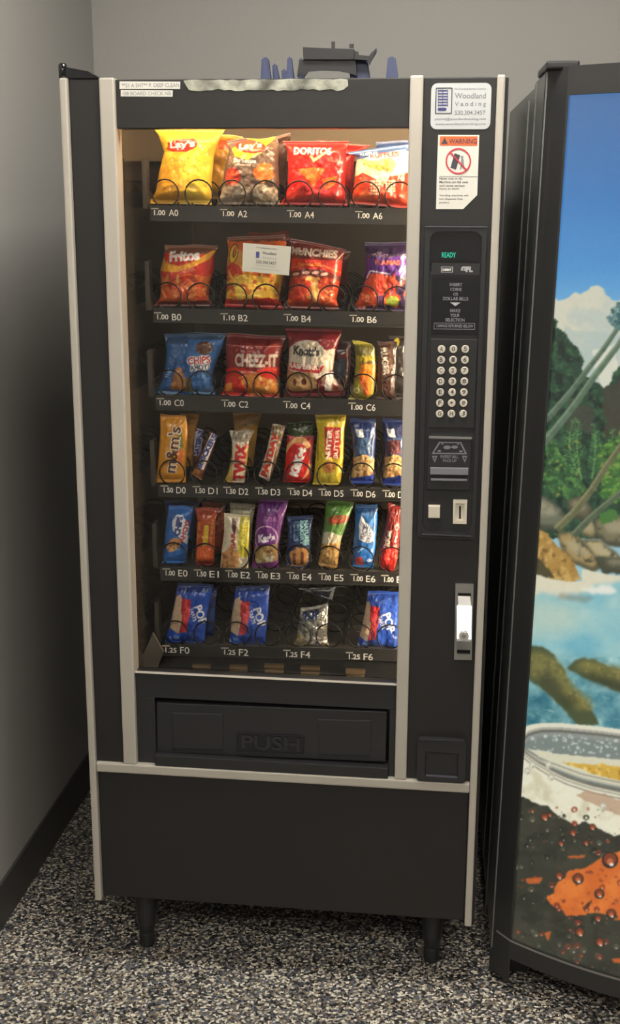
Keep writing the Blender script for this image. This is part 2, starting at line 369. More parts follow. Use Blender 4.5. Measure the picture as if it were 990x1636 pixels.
# lower door: hopper surround, flap
ZG = .684
boxes('lower_panel', [(.1015, .633, .008, .04, .63, ZG), (.1015, .14, .008, .04, .4845, .63), (.620, .633, .008, .04, .4845, .63), (.14, .62, -.004, .04, .4845, .508)], M_plastic, V, bev=.0015)
box('ledge_highlight', .1015, .633, .002, .012, ZG, ZG+.0018, M_alu, V, bev=.001, label='thin pale strip for the highlight on the ledge under the glass')  # pale strip stands in for the thin highlight along the frame lip
box('hopper', .14, .62, .07, .3, .49, .64, M_hole, V)
fl = prism('delivery_flap', px([(249, 1122), (618, 1137), (616, 1218), (250, 1203)], .012), .012, .03, M_plastic, V, bev=.003)
prism('flap_panel', px([(275, 1138), (356, 1141), (356, 1198), (275, 1196)], .011), .0095, .013, M_plastic, fl, bev=.0015)
prism('flap_panel', px([(508, 1149), (593, 1151), (592, 1207), (508, 1205)], .011), .0095, .013, M_plastic, fl, bev=.0015)
prism('push_plate', px([(379, 1171), (486, 1174), (485, 1203), (379, 1199)], .011), .008, .013, M_gloss, fl, bev=.001)
text('push_lettering', 'PUSH', (386, 1176, 479, 1198), .008, M_plastic, fl, bold=.02, th=.0015)
# glass
bm = bmesh.new()
gv = [bm.verts.new(p) for p in ((.1015, .026, ZG), (.633, .026, ZG), (.633, .026, 1.742), (.1015, .026, 1.742))]; bm.faces.new(gv)
bm_obj('glass_pane', bm, M_glass, V)
# inside
XI, XO = .098, .765
box('inner_wall', XI-.006, XI, .045, .8, .50, 1.80, M_inner, V, label='dark glossy left inner wall mirroring the snacks')
box('inner_wall', XO, XO+.006, .045, .8, .50, 1.80, M_inner, V, label='dark glossy right inner wall')
box('inner_back', XI, XO, .66, .67, .50, 1.80, M_back, V)
box('inner_ceiling', XI, XO, .045, .66, 1.792, 1.80, M_cream, V)
box('inner_floor', XI, XO, .31, .66, .50, .51, M_tray, V)
prism('inner_valance', [(XI, 1.70), (XO, 1.70), (XO, 1.79), (XI, 1.79)], .56, .565, M_cream, V, label='cream panel at the back above the top tray')
lamp = tube('lamp_tube', [(.13, .052, 1.768), (.68, .052, 1.768)], .010, M_lamp, V, n=10, label='glowing fluorescent tube behind the header')
box('lamp_holder', .112, .13, .044, .064, 1.752, 1.79, M_white, V); box('lamp_holder', .68, .698, .044, .064, 1.752, 1.79, M_white, V)
tube('lamp_tube', [(.742, .060, .66), (.742, .060, 1.72)], .010, M_fill_tube, V, n=10, label='added upright fill tube, unseen behind the control column')  # hidden tube added to brighten the lower snack rows

# trays
ROWS = dict(A=((245, 328.5), (645, 334), 353), B=((245, 492), (645, 500), 515), C=((243, 631), (643, 640), 655), D=((248, 774), (640, 781), 793), E=((250, 905), (636, 914), 926), F=((258, 1029), (635, 1037), 1047))
DT = .10
XK = [at(274+50.6*k, 750, .105)[0] for k in range(8)]
def trayz(row):
    a, b, _ = ROWS[row]; p = at(*a, DT); q = at(*b, DT); k = (q[2]-p[2])/(q[0]-p[0]); return lambda x: p[2]+k*(x-p[0])
def coil_mesh(r, turns, pitch, hand):
    P = []; N = 18
    for i in range(int(turns*N)+1):
        t = i/N; a = -math.pi/2+hand*2*math.pi*t
        y = .009*t if t < 1 else (.009+.048*(t-1)/.25 if t < 1.25 else .057+pitch*(t-1.25))
        P.append((r*math.cos(a), y, r*math.sin(a)))
    vs, fs = tube_data(P, .0016, 5); me = bpy.data.meshes.new('coil'); me.from_pydata([tuple(v) for v in vs], [], fs); me.update(); me.shade_smooth(); me.materials.append(M_wire); return me
CO = {(h, p): coil_mesh(.0265, 8, p, h) for h in (1, -1) for p in (.062, .05)}
XA, XB = .137, .695
trayobj = {}
LBL = dict(
 A=([('1.00', 'A0', 277), ('1.00', 'A2', 387), ('1.00', 'A4', 494), ('1.00', 'A6', 603)], 340, .015),
 B=([('1.00', 'B0', 282), ('1.10', 'B2', 388), ('1.00', 'B4', 489), ('1.00', 'B6', 594)], 506.5, .013),
 C=([('1.00', 'C0', 286), ('1.00', 'C2', 389), ('1.00', 'C4', 488), ('1.00', 'C6', 592)], 643.5, .024),
 D=([('1.50', 'D0', 289), ('1.50', 'D1', 340), ('1.50', 'D2', 389), ('1.50', 'D3', 440), ('1.50', 'D4', 491), ('1.00', 'D5', 541), ('1.00', 'D6', 592), ('1.00', 'D7', 643)], 783, .021),
 E=([('1.00', 'E0', 292), ('1.50', 'E1', 342), ('1.00', 'E2', 392), ('1.00', 'E3', 440), ('1.00', 'E4', 490), ('1.00', 'E5', 541), ('1.00', 'E6', 592), ('1.00', 'E7', 641)], 915.5, .03),
 F=([('1.25', 'F0', 295), ('1.25', 'F2', 389), ('1.25', 'F4', 488), ('1.25', 'F6', 588)], 1038.5, .036))
for row, (pa, pb, yb) in ROWS.items():
    z = trayz(row); h = at(pa[0], pa[1], DT)[2]-at(pa[0], yb, DT)[2]
    def slab(y0, y1, za, zb, x0=XA, x1=XB):
        vs = [(x0, y0, z(x0)+za), (x1, y0, z(x1)+za), (x1, y1, z(x1)+za), (x0, y1, z(x0)+za), (x0, y0, z(x0)+zb), (x1, y0, z(x1)+zb), (x1, y1, z(x1)+zb), (x0, y1, z(x0)+zb)]
        B = [bm.verts.new(v) for v in vs]
        for f in ((0, 3, 2, 1), (4, 5, 6, 7), (0, 1, 5, 4), (1, 2, 6, 5), (2, 3, 7, 6), (3, 0, 4, 7)): bm.faces.new([B[i] for i in f])
    bm = bmesh.new(); slab(DT+.002, .64, -.0065, -.005)
    T = bm_obj('tray', bm, M_tray, V, label='black tray with wire coils, row %s' % row); trayobj[row] = T
    bm = bmesh.new(); slab(DT-.003, DT+.002, -h, 0); slab(DT-.005, DT-.003, -.0022, .0008); slab(DT-.005, DT-.003, -h, -h+.0022)
    bm_obj('price_rail', bm, M_rail, T)
    bm = bmesh.new(); slab(DT+.012, .62, -.006, .026, XA-.010, XA-.0085); slab(DT+.012, DT+.04, -.006, .088, XA-.018, XA-.010)
    bm_obj('tray_side', bm, M_side, T)
    bm = bmesh.new(); slab(DT+.012, .62, -.006, .07, XB, XB+.0012); bm_obj('tray_side', bm, M_tray, T)
    for k in range(8):
        single = row in 'DE' or (row == 'C' and k > 5)
        hand = 1 if (k % 2 == 0) else -1
        o = bpy.data.objects.new('coil', CO[(hand, .05 if single else .062)]); COL.objects.link(o); o.parent = T
        o.location = (XK[k], DT+.004, z(XK[k])-.005+.0278)
    if row in 'ABCF':
        bm = bmesh.new()
        for k in (1, 3, 5): x = (XK[k]+XK[k+1])/2; slab(DT+.03, .62, -.005, .012, x-.0006, x+.0006)
        bm_obj('lane_divider', bm, M_tray, T)
    L, y0, s = LBL[row]; single = row in 'DE'
    for pr, tg, x in L:
        yy = y0+s*(x-289); text('selection_tag', tg, (x-7.5, yy-5, x+7.5, yy+5.5), DT-.0055, M_white, T, bold=.005)
        w_ = 22 if not single else 19; cx = x-22 if not single else x-20
        text('price_figures', pr, (cx-w_/2+2, yy-4.2, cx+w_/2-2, yy+4), DT-.0055, M_white, T, bold=.02)
        bm = bmesh.new()
        q = px([(cx-w_/2-3, yy-7.5), (cx-w_/2+9, yy-7.5), (cx-w_/2+9, yy-5.6), (cx-w_/2-3, yy-5.8)], DT-.0055); prism_bm(bm, q, DT-.0062, DT-.005)
        bm_obj('price_slip', bm, M_card, T)
# under the bottom tray: dark strip across the dark area, with tan tabs
box('dark_strip', XA-.02, XB, .11, .118, .655, .69, M_hole, V)
for a, b, c_, d_ in ((307, 335, 1063, 1073), (366, 395, 1064, 1075), (422, 453, 1062, 1075), (480, 510, 1065, 1079), (552, 582, 1070, 1086)):
    m_ = (c_+d_)/2
    o = prism('metal_tab', px([(a, c_), (b, c_+1), (b, m_-1), (a, m_-2)], .1), .098, .11, M_tan, V); prism('metal_tab', px([(a+1, m_+1), (b-1, m_+2), (b-1, d_), (a+1, d_-1)], .1), .098, .11, M_tan, V)
prism('chute_side', px([(216, 1074), (245, 1010), (262, 1040), (248, 1076)], .09), .085, .09, M_back, V, label='grey sheet at the left under the bottom tray')

# legs
def leg(x, y): return lathe('leg', [(.026, ZB+.001), (.0265, ZB-.01), (.021, .06), (.0165, .035), (.0175, .03), (.018, .006), (.016, 0.)], (x, y, 0), M_plastic, V)
for x, y in ((.085, .095), (.718, .114), (.085, .78), (.718, .78)): leg(x, y)

# stickers on the header
def sticker(name, P, d, m, th=.0008, **k): return prism(name, px(P, d), d-th, d+.0005, m, V, **k)
s1 = sticker('paper_label', [(191, 130), (288, 130.5), (287.5, 142), (191, 142)], .006, M_label, label='upper typed paper strip on the header')
text('typed_line', '**21 A SHT** P. DEEP CLEAN', (194, 132.5, 286, 139.5), .0052, M_inkl, s1)
s2 = sticker('paper_label', [(193, 144), (276, 144.5), (275.5, 154.5), (193, 154)], .006, M_label, label='lower typed paper strip on the header')
text('typed_line', '108 BOARD CHECK NB', (196, 146.3, 273, 152.3), .0052, M_inkl, s2)
rp = [(293, 129)]+[(293+i*10+random.uniform(-2, 2), 128.6-i*.1+random.uniform(-1.2, 1.2)) for i in range(1, 26)]+[(555, 127), (556, 137), (548, 143.5)]+[(548-i*9.5, 144+random.uniform(-2.5, 1.8)) for i in range(1, 26)]+[(302, 144), (297, 136)]
sticker('torn_tape', rp, .006, M_foil, .0012, label='torn remains of a silvery label')

# company sticker
def pxr(x0, y0, x1, y1, r, d):
    a = at(x0, y0, d); b = at(x1, y1, d); return rrect(a[0], b[2], b[0], a[2], r)
cs = prism('company_sticker', pxr(689, 133, 782.5, 206.5, .011, .004), .0028, .0045, M_sticker, V, label='silver rounded sticker with the vending company name')
TS = .0028
ico = ring('drawing_frame', pxr(695.7, 140, 721.5, 182, .002, .003), pxr(697.3, 141.6, 719.9, 180.4, .001, .003), .0023, .0029, M_ink, cs)
bm = bmesh.new()
for j in range(6): prism_bm(bm, px([(699, 144+j*4.6), (715, 144+j*4.6), (715, 146+j*4.6), (699, 146+j*4.6)], .003), .0023, .0029)
for x in (699, 706.5, 714.4): prism_bm(bm, px([(x, 143), (x+.9, 143), (x+.9, 170), (x, 170)], .003), .0022, .0029)
bm_obj('drawing_shelves', bm, M_navy, cs)
prism('drawing_slot', pxr(698.7, 172, 713, 177.3, .003, .003), .0023, .0029, M_navy, cs)
for s_, b_, m_ in (('For Vending Service Contact', (726, 140.5, 776, 144), M_inkl), ('Woodland', (726, 148.5, 776, 157.3), M_inkl), ('V e n d i n g', (726, 162.5, 776, 171.5), M_inkl),
                   ('530.304.3457', (726, 176.5, 775, 183.5), M_inkl), ('patrick@woodlandvending.com', (694.6, 188, 776, 193), M_inkl), ('www.woodlandvending.com', (694.6, 196.3, 776, 200.5), M_inkl)):
    text('lettering', s_, b_, TS, m_, cs, bold=.012)
# warning sticker
ws = prism('warning_sticker', px([(699.5, 215.6), (765.3, 215.8), (762, 311.8), (739.6, 334), (696, 334)], .004), .0030, .0045, M_label, V, label='white and orange warning sticker with a clipped corner')
prism('orange_band', px([(702.6, 217.7), (762.5, 218), (762, 232.6), (702, 232.4)], .003), .0026, .0032, M_orange, ws)
prism('warning_triangle', px([(710, 219.6), (715.3, 229.8), (704.7, 229.8)], .003), .0022, .0027, M_ink, ws)
text('lettering', 'WARNING', (717, 221.5, 761.4, 229.8), .0026, M_ink, ws, bold=.02)
def circ(cx, cy, r, n=28): return [(cx+r*math.cos(2*math.pi*i/n), cy+r*1.03*math.sin(2*math.pi*i/n)) for i in range(n)]
bm = bmesh.new(); prism_bm(bm, px([(725.8, 244.8), (735, 248), (728, 271.2), (719.2, 268)], .003), .0026, .0031); bm_obj('tilting_machine', bm, M_ink, ws)
bm = bmesh.new()
for P in (circ(738, 251, 2.2, 10), [(736.5, 253), (740, 253.5), (741, 263), (742.5, 270.5), (740.5, 270.5), (738, 263), (736, 271), (734, 271), (735.8, 262)]): prism_bm(bm, px(P, .003), .0027, .0031)
bm_obj('pictogram_person', bm, M_inkl, ws)
ring('prohibition_ring', px(circ(731.8, 257.5, 20.4), .003), px(circ(731.8, 257.5, 18), .003), .0024, .003, M_red, ws)
prism('prohibition_bar', px([(717.6, 243.6), (719.3, 241.9), (746.2, 271.6), (744.4, 273.2)], .003), .0020, .0026, M_red, ws)
bm = bmesh.new(); prism_bm(bm, px([(701.5, 281.3), (762, 281.8), (762, 282.3), (701.5, 281.8)], .003), .0026, .0031); bm_obj('rule_line', bm, M_inkl, ws)
for s_, y_, x_ in (('Never rock or tilt.', 285.2, 738.5), ('Machine can fall over', 290.8, 748), ('and cause serious', 296.4, 742), ('injury or death.', 302, 734), ('Vending machine will', 312.6, 747.5), ('not dispense free', 318.2, 738.8), ('product.', 323.9, 718)):
    text('lettering', s_, (701.5, y_-2, x_, y_+1.9), .0030, M_ink, ws, bold=.01)
# business card on the glass
CR = -4.6
bc = prism('business_card', px([(388.5, 388), (465, 394), (461.5, 440), (387, 433)], .0255), .0242, .0254, M_card, V, label='white business card stuck on the glass')
for s_, b_, m_ in (('For Vending Service Contact', (410, 395.6, 443, 398.2), M_ink), ('Woodland', (419, 402.5, 441, 407), M_ink), ('V e n d i n g', (419, 410.5, 441, 415), M_inkl), ('530.304.3457', (409, 417, 441, 422), M_ink), ('patrick@woodlandvending.com', (409, 424, 440, 426.2), M_inkl), ('www.woodlandvending.com refunds and service', (401, 429.5, 447, 431.6), M_inkl)):
    text('lettering', s_, b_, .0242, m_, bc, rot=CR, bold=.01)
prism('drawing_frame', px([(409, 402), (414.5, 402.4), (414, 411.8), (408.6, 411.4)], .024), .0236, .0243, M_navy, bc)

# control panel
cp = ring('control_bezel', rrect(.6665, .992, .7765, 1.573, .01), rrect(.6755, 1.004, .7685, 1.564, .016), -.006, .006, M_plastic, V)
box('bezel_back', .669, .774, .001, .005, .995, 1.57, M_plastic, V, bev=.001)
bm = bmesh.new(); q = pxr(688, 370, 771, 437, .012, .003); prism_bm(bm, q, -.0005, .002)
bm_obj('display_surround', bm, M_gloss, V)
dsp = prism('display_window', px([(694, 392), (768, 392.5), (767, 416), (693.5, 415.5)], 0), -.0022, -.0004, M_gloss, V)
text('display_text', 'READY', (705.5, 403.2, 728, 411.5), -.0025, M_teal, dsp, bold=.02)
st = prism('logo_strip', px([(690, 420), (767, 421), (766, 440), (689, 439)], 0), -.0018, .0, M_plastic, V)
ring('card_logo_frame', px([(704.5, 426), (723.2, 426), (723, 435.2), (704.3, 435)], 0), px([(705.4, 426.9), (722.3, 426.9), (722.1, 434.3), (705.2, 434.1)], 0), -.0023, -.0017, M_grey, st)
text('card_logo', 'DEBIT', (706.6, 429.2, 721, 432.6), -.0018, M_white, st, bold=.03)
text('network_logo', 'GPL', (736, 425.5, 755, 435), -.0018, M_grey, st, bold=.08)
ip = prism('instruction_panel', px([(690, 444), (765.5, 445), (763, 534), (688, 533)], 0), -.0016, .0, M_gloss, V)
for s_, b_ in (('INSERT', (718, 452, 738.5, 457.4)), ('COINS', (719, 459.7, 737, 465)), ('OR', (723.6, 467.3, 732, 472.4)), ('DOLLAR BILLS', (707.4, 474.5, 747.7, 480)), ('MAKE', (718.7, 493.6, 735, 499)), ('YOUR', (719, 501.2, 734, 506.4)), ('SELECTION', (711, 508.4, 742, 513.8)), ('CHANGE RETURNED BELOW', (696, 518.3, 755.5, 523.2))):
    text('lettering', s_, b_, -.0016, M_dgrey, ip, bold=.03)
prism('arrow', px([(718.7, 483), (735.3, 483.2), (727, 489)], 0), -.002, -.0015, M_grey, ip)
ring('outline_box', px([(693, 515.5), (758.3, 516.2), (758, 526.5), (692.6, 525.8)], 0), px([(693.8, 516.3), (757.5, 517), (757.2, 525.7), (693.4, 525)], 0), -.002, -.0015, M_dgrey, ip)
kp = prism('keypad_plate', px([(688, 541), (763, 542), (757, 684), (683, 683)], 0), -.0025, .0, M_plastic, V, bev=.001)
KEYS = ['A05', 'B16', 'C27', 'D38', 'E49', 'F*#', 'GHJ']
for j in range(7):
    for i in range(3):
        cx = 705+19*i-j*.5-(j*i)*.03; cy = 557.3+17.2*j; c = at(cx, cy, 0)
        k_ = lathe('key', [(.0072, -.002), (.0072, -.005), (.0064, -.0062)], (c[0], 0, c[2]), M_key, kp, n=18, axis='y')
        ch = KEYS[j][i]; text('key_legend', ch, (cx-2.6, cy-3.6, cx+2.6, cy+3.6) if ch != '*' else (cx-2.4, cy-2.4, cx+2.4, cy+2.4), -.0062, M_ink, kp, bold=.02)
ba = prism('bill_acceptor', px([(684, 699), (753, 700.5), (750, 782), (681.5, 780.5)], 0), -.0075, .002, M_plastic, V, bev=.0015)
prism('top_lip', px([(685.5, 696.4), (753.5, 698), (753.5, 700), (685.5, 698.6)], 0), -.010, .0, M_steel, ba)
Q = [(701, 704.7), (736.4, 705.2), (746, 724.5), (689.4, 723.8)]; Q2 = [(703.3, 706.4), (734.6, 706.9), (742.3, 722.7), (692.9, 722)]
ring('note_outline', px(Q, 0), px(Q2, 0), -.008, -.0074, M_dgrey, ba)
for cx, cy, rx, ry in ((714, 713.5, 6, 3), (726, 713, 5.5, 2.5), (706.5, 707.9, 1.8, 1.2), (731.5, 708.3, 1.8, 1.2), (701.5, 719.2, 3, 1.6), (736, 719.8, 3, 1.6)):
    prism('note_drawing', px([(cx+rx*math.cos(a*.52), cy+ry*math.sin(a*.52)) for a in range(12)], 0), -.008, -.0074, M_dgrey, ba)
for cx in (694.2, 742): prism('arrow', px([(cx-4.5, 726.8), (cx+4.5, 727), (cx, 738.3)], 0), -.008, -.0074, M_dgrey, ba)
for cx in (694.2, 742): prism('arrow_hole', px([(cx-1.6, 728.8), (cx+1.6, 729), (cx, 734)], 0), -.0083, -.0074, M_plastic, ba)
for s_, b_ in (('INSERT BILL', (703.5, 727.3, 732, 732)), ('FACE UP', (707, 733.6, 729, 738.2))): text('lettering', s_, b_, -.0078, M_dgrey, ba, bold=.03)
prism('slot_lip', px([(687, 745), (748, 746), (747.5, 757), (687, 756)], 0), -.013, -.006, M_dgrey, ba, bev=.001)
prism('slot_opening', px([(688, 757), (747, 758), (746.5, 763), (688, 762)], 0), -.0079, -.006, M_hole, ba)
prism('slot_lip', px([(688.3, 762.3), (746.2, 763.3), (746, 766.8), (688.2, 765.8)], 0), -.012, -.006, M_dgrey, ba, bev=.0008)
rb = prism('coin_return_button', px([(684, 806.3), (703, 806.6), (702.6, 826.6), (683.8, 826.2)], 0), -.008, .002, M_key, V, bev=.002)
sl = ring('coin_slot', px([(723.6, 797.8), (746.2, 798.3), (745, 836), (723, 835.4)], 0), px([(727.5, 803), (742, 803.4), (741, 830), (727, 829.6)], 0), -.006, .002, M_key, V)
prism('slot_plate', px([(727.5, 803), (742, 803.4), (741, 830), (727, 829.6)], 0), -.002, .001, M_key, sl)
prism('slot_gap', px([(733.1, 808), (736.1, 808), (736, 828.3), (733, 828.3)], 0), -.0024, -.0018, M_hole, sl)
prism('bezel_lip', px([(679, 361.5), (778, 361.8), (778, 364), (679, 363.6)], 0), -.0085, -.004, M_ink, V, bev=.0008)  # raised top lip, its highlight put in as a paler colour
prism('bezel_lip', px([(674, 850.5), (752, 854), (752, 856), (674, 852.6)], 0), -.012, -.004, M_plastic, V, bev=.0008)
# lock handle
hd = ring('lock_handle', px([(727.2, 933), (756.2, 933.6), (753.3, 1053.3), (725.2, 1052.5)], 0), px([(731.2, 946), (752.2, 946.5), (750.6, 1044), (729.6, 1043.5)], 0), -.005, .004, M_steel, V)
prism('handle_well', px([(731.2, 946), (752.2, 946.5), (750.6, 1044), (729.6, 1043.5)], 0), .001, .004, M_hole, hd)
H0 = [(731.3, 953), (751, 953.5), (751.2, 966), (753.4, 967.5), (752, 1037), (729.4, 1036.5), (729.6, 967), (731.5, 965.8)]
hp = px(H0, -.005); zt_ = hp[0][1]; z1_ = at(740, 1018, -.02)[2]; z2_ = hp[4][1]
bm = bmesh.new()
def lx(z, side): return np.interp(-z, [-hp[i][1] for i in ((0, 7, 6, 5) if side == 0 else (1, 2, 3, 4))], [hp[i][0] for i in ((0, 7, 6, 5) if side == 0 else (1, 2, 3, 4))])
lv = []
for z_, y_ in ((zt_, -.001), (hp[7][1], -.0055), (hp[6][1]-.0005, -.0062), (z1_, -.0310), (z1_-.004, -.0316), (z2_, -.012)):
    lv.append([bm.verts.new((lx(z_, 0), y_, z_)), bm.verts.new((lx(z_, 1), y_, z_)), bm.verts.new((lx(z_, 1), .002, z_)), bm.verts.new((lx(z_, 0), .002, z_))])
for a_, b_ in zip(lv, lv[1:]):
    for i in range(4): bm.faces.new((a_[i], a_[(i+1) % 4], b_[(i+1) % 4], b_[i]))
bm.faces.new(lv[0][::-1]); bm.faces.new(lv[-1])
lever = bm_obj('lever', bm, M_chrome, hd)
c = at(740.6, 1013, -.02)
lathe('lock_cylinder', [(.0095, -.015), (.0095, -.0318), (.008, -.0328)], (c[0], 0, c[2]), M_chrome, hd, axis='y')
lathe('keyhole_rim', [(.0045, -.0322), (.0045, -.0335)], (c[0], 0, c[2]), M_steel, hd, axis='y')
# coin return cup
cr_ = ring('coin_cup', pxr(667, 1177, 742.5, 1249, .008, 0)[:], pxr(679, 1198, 731, 1241, .004, 0), -.008, .004, M_plastic, V)
prism('cup_door', pxr(679, 1198, 731, 1241, .004, 0), .001, .005, M_plastic, cr_)
prism('cup_lip', px([(668, 1177), (741, 1179), (741, 1182), (668, 1180)], 0), -.011, -.007, M_plastic, cr_, bev=.001)
prism('door_sill', px([(680, 1237), (730, 1240), (730, 1243), (680, 1240)], 0), -.006, .004, M_ink, cr_, bev=.001)
# ------------------------------------------------------------------ snacks
def poly_at(P, v):
    L = [0.]
    for a, b in zip(P, P[1:]): L.append(L[-1]+math.hypot(b[0]-a[0], b[1]-a[1]))
    L = np.array(L)/L[-1]; return np.interp(v, L, [p[0] for p in P]), np.interp(v, L, [p[1] for p in P])
def bag(name, L, Rr, cv, d, T, label, cat, group=None, m=None, seed=1, wr=.0022, flat=.05, top=None, dens=1.0, yaw=0., gussets=1.):
    xs = [p[0] for p in L+Rr]; ys = [p[1] for p in L+Rr]
    nu = max(12, int((max(xs)-min(xs))*dens)); nv = max(16, int((max(ys)-min(ys))*dens))
    v = np.linspace(0, 1, nv); u = np.linspace(0, 1, nu); lx, ly = poly_at(L, v); rx, ry = poly_at(Rr, v)
    wr = wr*(.5 if nu < 62*dens else 1.)
    X = lx[:, None]*(1-u)+rx[:, None]*u; Y = ly[:, None]*(1-u)+ry[:, None]*u
    rs = np.random.RandomState(seed)
    Y = Y+(1-v[:, None])**6*(rs.uniform(.4, 1.6)*np.sin(u*rs.uniform(4, 9)+seed))  # a slightly wavy top seal
    C = cv.sample(X, Y)
    vec = AF*F+AR*(X[..., None]-495)-AU*(Y[..., None]-818); P = CAM+((d-CAM[1])/vec[..., 1])[..., None]*vec
    e = np.clip((v-flat)/.16, 0, 1); e2 = np.clip((1-v-flat)/.14, 0, 1); g = (np.sin(e*math.pi/2)*np.sin(e2*math.pi/2))[:, None]**.8
    prof = np.clip(1-np.abs(2*u-1)**2.4, 0, 1)[None]**.65
    n1 = fbm(nv, nu, nu/3.2, seed+40)-.5; n2 = fbm(nv, nu, nu/9, seed+50)-.5
    edge = (1-g)*.9+.25
    fold = np.sin(u[None]*rs.uniform(22, 30)+n1*9+seed)*edge*np.clip(g*6, 0, 1)
    H = T*g*prof*(1+n1*.55)+wr*(fold*.55+n2*2.2)*np.clip(prof*2, 0, 1)*np.clip(g*5, .0, 1)
    crimp = (1-np.clip(g*8, 0, 1))*.0004*np.sin(v[:, None]*nv*1.3)
    fr = P.copy(); fr[..., 1] -= np.maximum(H, 0)+crimp+.0003
    st = 3; iu = np.unique(np.append(np.arange(0, nu, st), nu-1)); iv = np.unique(np.append(np.arange(0, nv, st), nv-1))
    bk = P[iv][:, iu].copy(); bk[..., 1] += (T*g*prof)[iv][:, iu]*.8+.0003; Cb = C[iv][:, iu]
    VV = np.concatenate([fr.reshape(-1, 3), bk.reshape(-1, 3)]); CC = np.concatenate([C.reshape(-1, 3), Cb.reshape(-1, 3)])
    Q = np.concatenate([grid_faces(nu, nv)[:, ::-1], grid_faces(len(iu), len(iv), nu*nv)])
    c = VV[:, :].mean(0); c[2] = VV[:, 2].min(); VV = VV-c
    o = fast_mesh(name, VV, Q, CC, m or M_bag, label=label, cat=cat, group=group); o.location = c
    return o
def cvs(L, Rr, base, k=2):
    P = L+Rr; return Canvas(min(p[0] for p in P)-4, min(p[1] for p in P)-4, max(p[0] for p in P)+4, max(p[1] for p in P)+4, k, base)
DC = .138; DN = .128
G1 = 'chip and cracker bags in the upper rows'; G2 = 'bars and small packs in the lower rows'

# A0 yellow
L = [(246, 205), (253, 216), (262, 243), (254, 275), (249, 305), (238, 325)]; Q_ = [(360, 206), (350, 225), (342, 248), (338, 290), (338, 312), (338, 327)]
c = cvs(L, Q_, (238, 192, 62)); c.noise(.05, 22, 3)
c.npoly([(250, 268), (285, 262), (300, 290), (285, 325), (240, 325)], (232, 158, 40), 6, 14, 3, .65); c.npoly([(300, 275), (340, 268), (338, 322), (298, 318)], (248, 214, 70), 6, 14, 8, .6)
c.ell(294.5, 233.5, 26, 10, (236, 190, 60), -3); c.npoly([(270, 238), (272, 228), (290, 223.5), (312, 222), (320, 226), (317, 236), (302, 243), (280, 243)], (198, 40, 34), 1, 6, 4)
c.text("Lay's", 295, 232.6, 39, 14, (245, 235, 215), 4, .03); c.text('Classic', 288.5, 256, 29, 6, (196, 132, 50), 0, .01)
c.npoly([(330, 225), (345, 220), (338, 250), (328, 245)], (205, 150, 36), 3, 5, 2, .5)
bag('chip_bag', L, Q_, c, DC, .026, 'bright yellow bag of classic potato chips with a red oval logo', 'chip bag', G1, seed=3)
# A0 behind
L = [(325, 211), (330, 245), (330, 300), (328, 318)]; Q_ = [(388, 218), (384, 250), (380, 300), (380, 318)]
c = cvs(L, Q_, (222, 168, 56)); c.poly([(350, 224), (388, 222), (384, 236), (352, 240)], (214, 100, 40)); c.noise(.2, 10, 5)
bag('chip_bag', L, Q_, c, DC+.075, .02, 'second yellow chip bag, its orange seal showing behind the bright yellow one', 'chip bag', G1, seed=5, dens=.6)
# A2 barbecue
L = [(362, 224), (366, 240), (360, 262), (356, 290), (352, 312), (346, 327)]; Q_ = [(441, 219), (446, 232), (444, 262), (446, 295), (444, 315), (449, 328)]
c = cvs(L, Q_, (104, 84, 72)); c.noise(.12, 14, 3)
c.npoly([(372, 238), (400, 219), (440, 218), (428, 232), (420, 246), (396, 256), (378, 250)], (240, 188, 50), 2, 10, 4); c.ell(402, 234.5, 25, 10.5, (205, 48, 40), 8); c.ell(402, 234.5, 20, 7, (228, 110, 50), 8, .5)
c.text("Lay's", 402, 234, 36, 13, (245, 235, 215), 6, .03); c.text('Barbecue', 394, 257, 36, 7, (240, 235, 225), -3, .03); c.text('Flavored', 393, 263.5, 20, 4, (225, 215, 205), -3, .02)
c.ell(374, 283, 14, 15, (150, 36, 28)); c.ell(374, 284, 11.5, 12, (196, 60, 36)); c.speck(25, (364, 275, 384, 295), [(220, 90, 50), (150, 30, 24), (170, 50, 30)], 1.5, 4, 5)
c.npoly([(408, 272), (420, 260), (437, 263), (440, 284), (424, 292), (410, 284)], (216, 104, 40), 3, 8, 6, 1, [((236, 140, 62), 6, .5)])
c.npoly([(350, 305), (380, 290), (404, 300), (398, 325), (350, 327)], (176, 160, 140), 5, 8, 6, .6, [((236, 225, 205), 5, .56)]); c.npoly([(404, 300), (425, 292), (444, 305), (446, 326), (408, 326)], (210, 190, 160), 5, 8, 12, .7, [((250, 240, 220), 5, .5), ((90, 70, 56), 5, .62)])  # silver bottom of the bag, its bright reflections painted in
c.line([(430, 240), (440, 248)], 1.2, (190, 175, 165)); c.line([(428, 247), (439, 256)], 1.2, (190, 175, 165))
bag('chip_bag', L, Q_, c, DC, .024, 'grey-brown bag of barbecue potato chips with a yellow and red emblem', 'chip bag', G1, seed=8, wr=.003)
L = [(415, 222), (420, 250), (420, 315)]; Q_ = [(465, 213), (458, 250), (456, 315)]
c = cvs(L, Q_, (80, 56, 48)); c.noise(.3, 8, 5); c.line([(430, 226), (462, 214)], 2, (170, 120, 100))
bag('chip_bag', L, Q_, c, DC+.07, .018, 'second brown chip bag mostly hidden behind the grey-brown barbecue bag', 'chip bag', G1, seed=6, dens=.6)
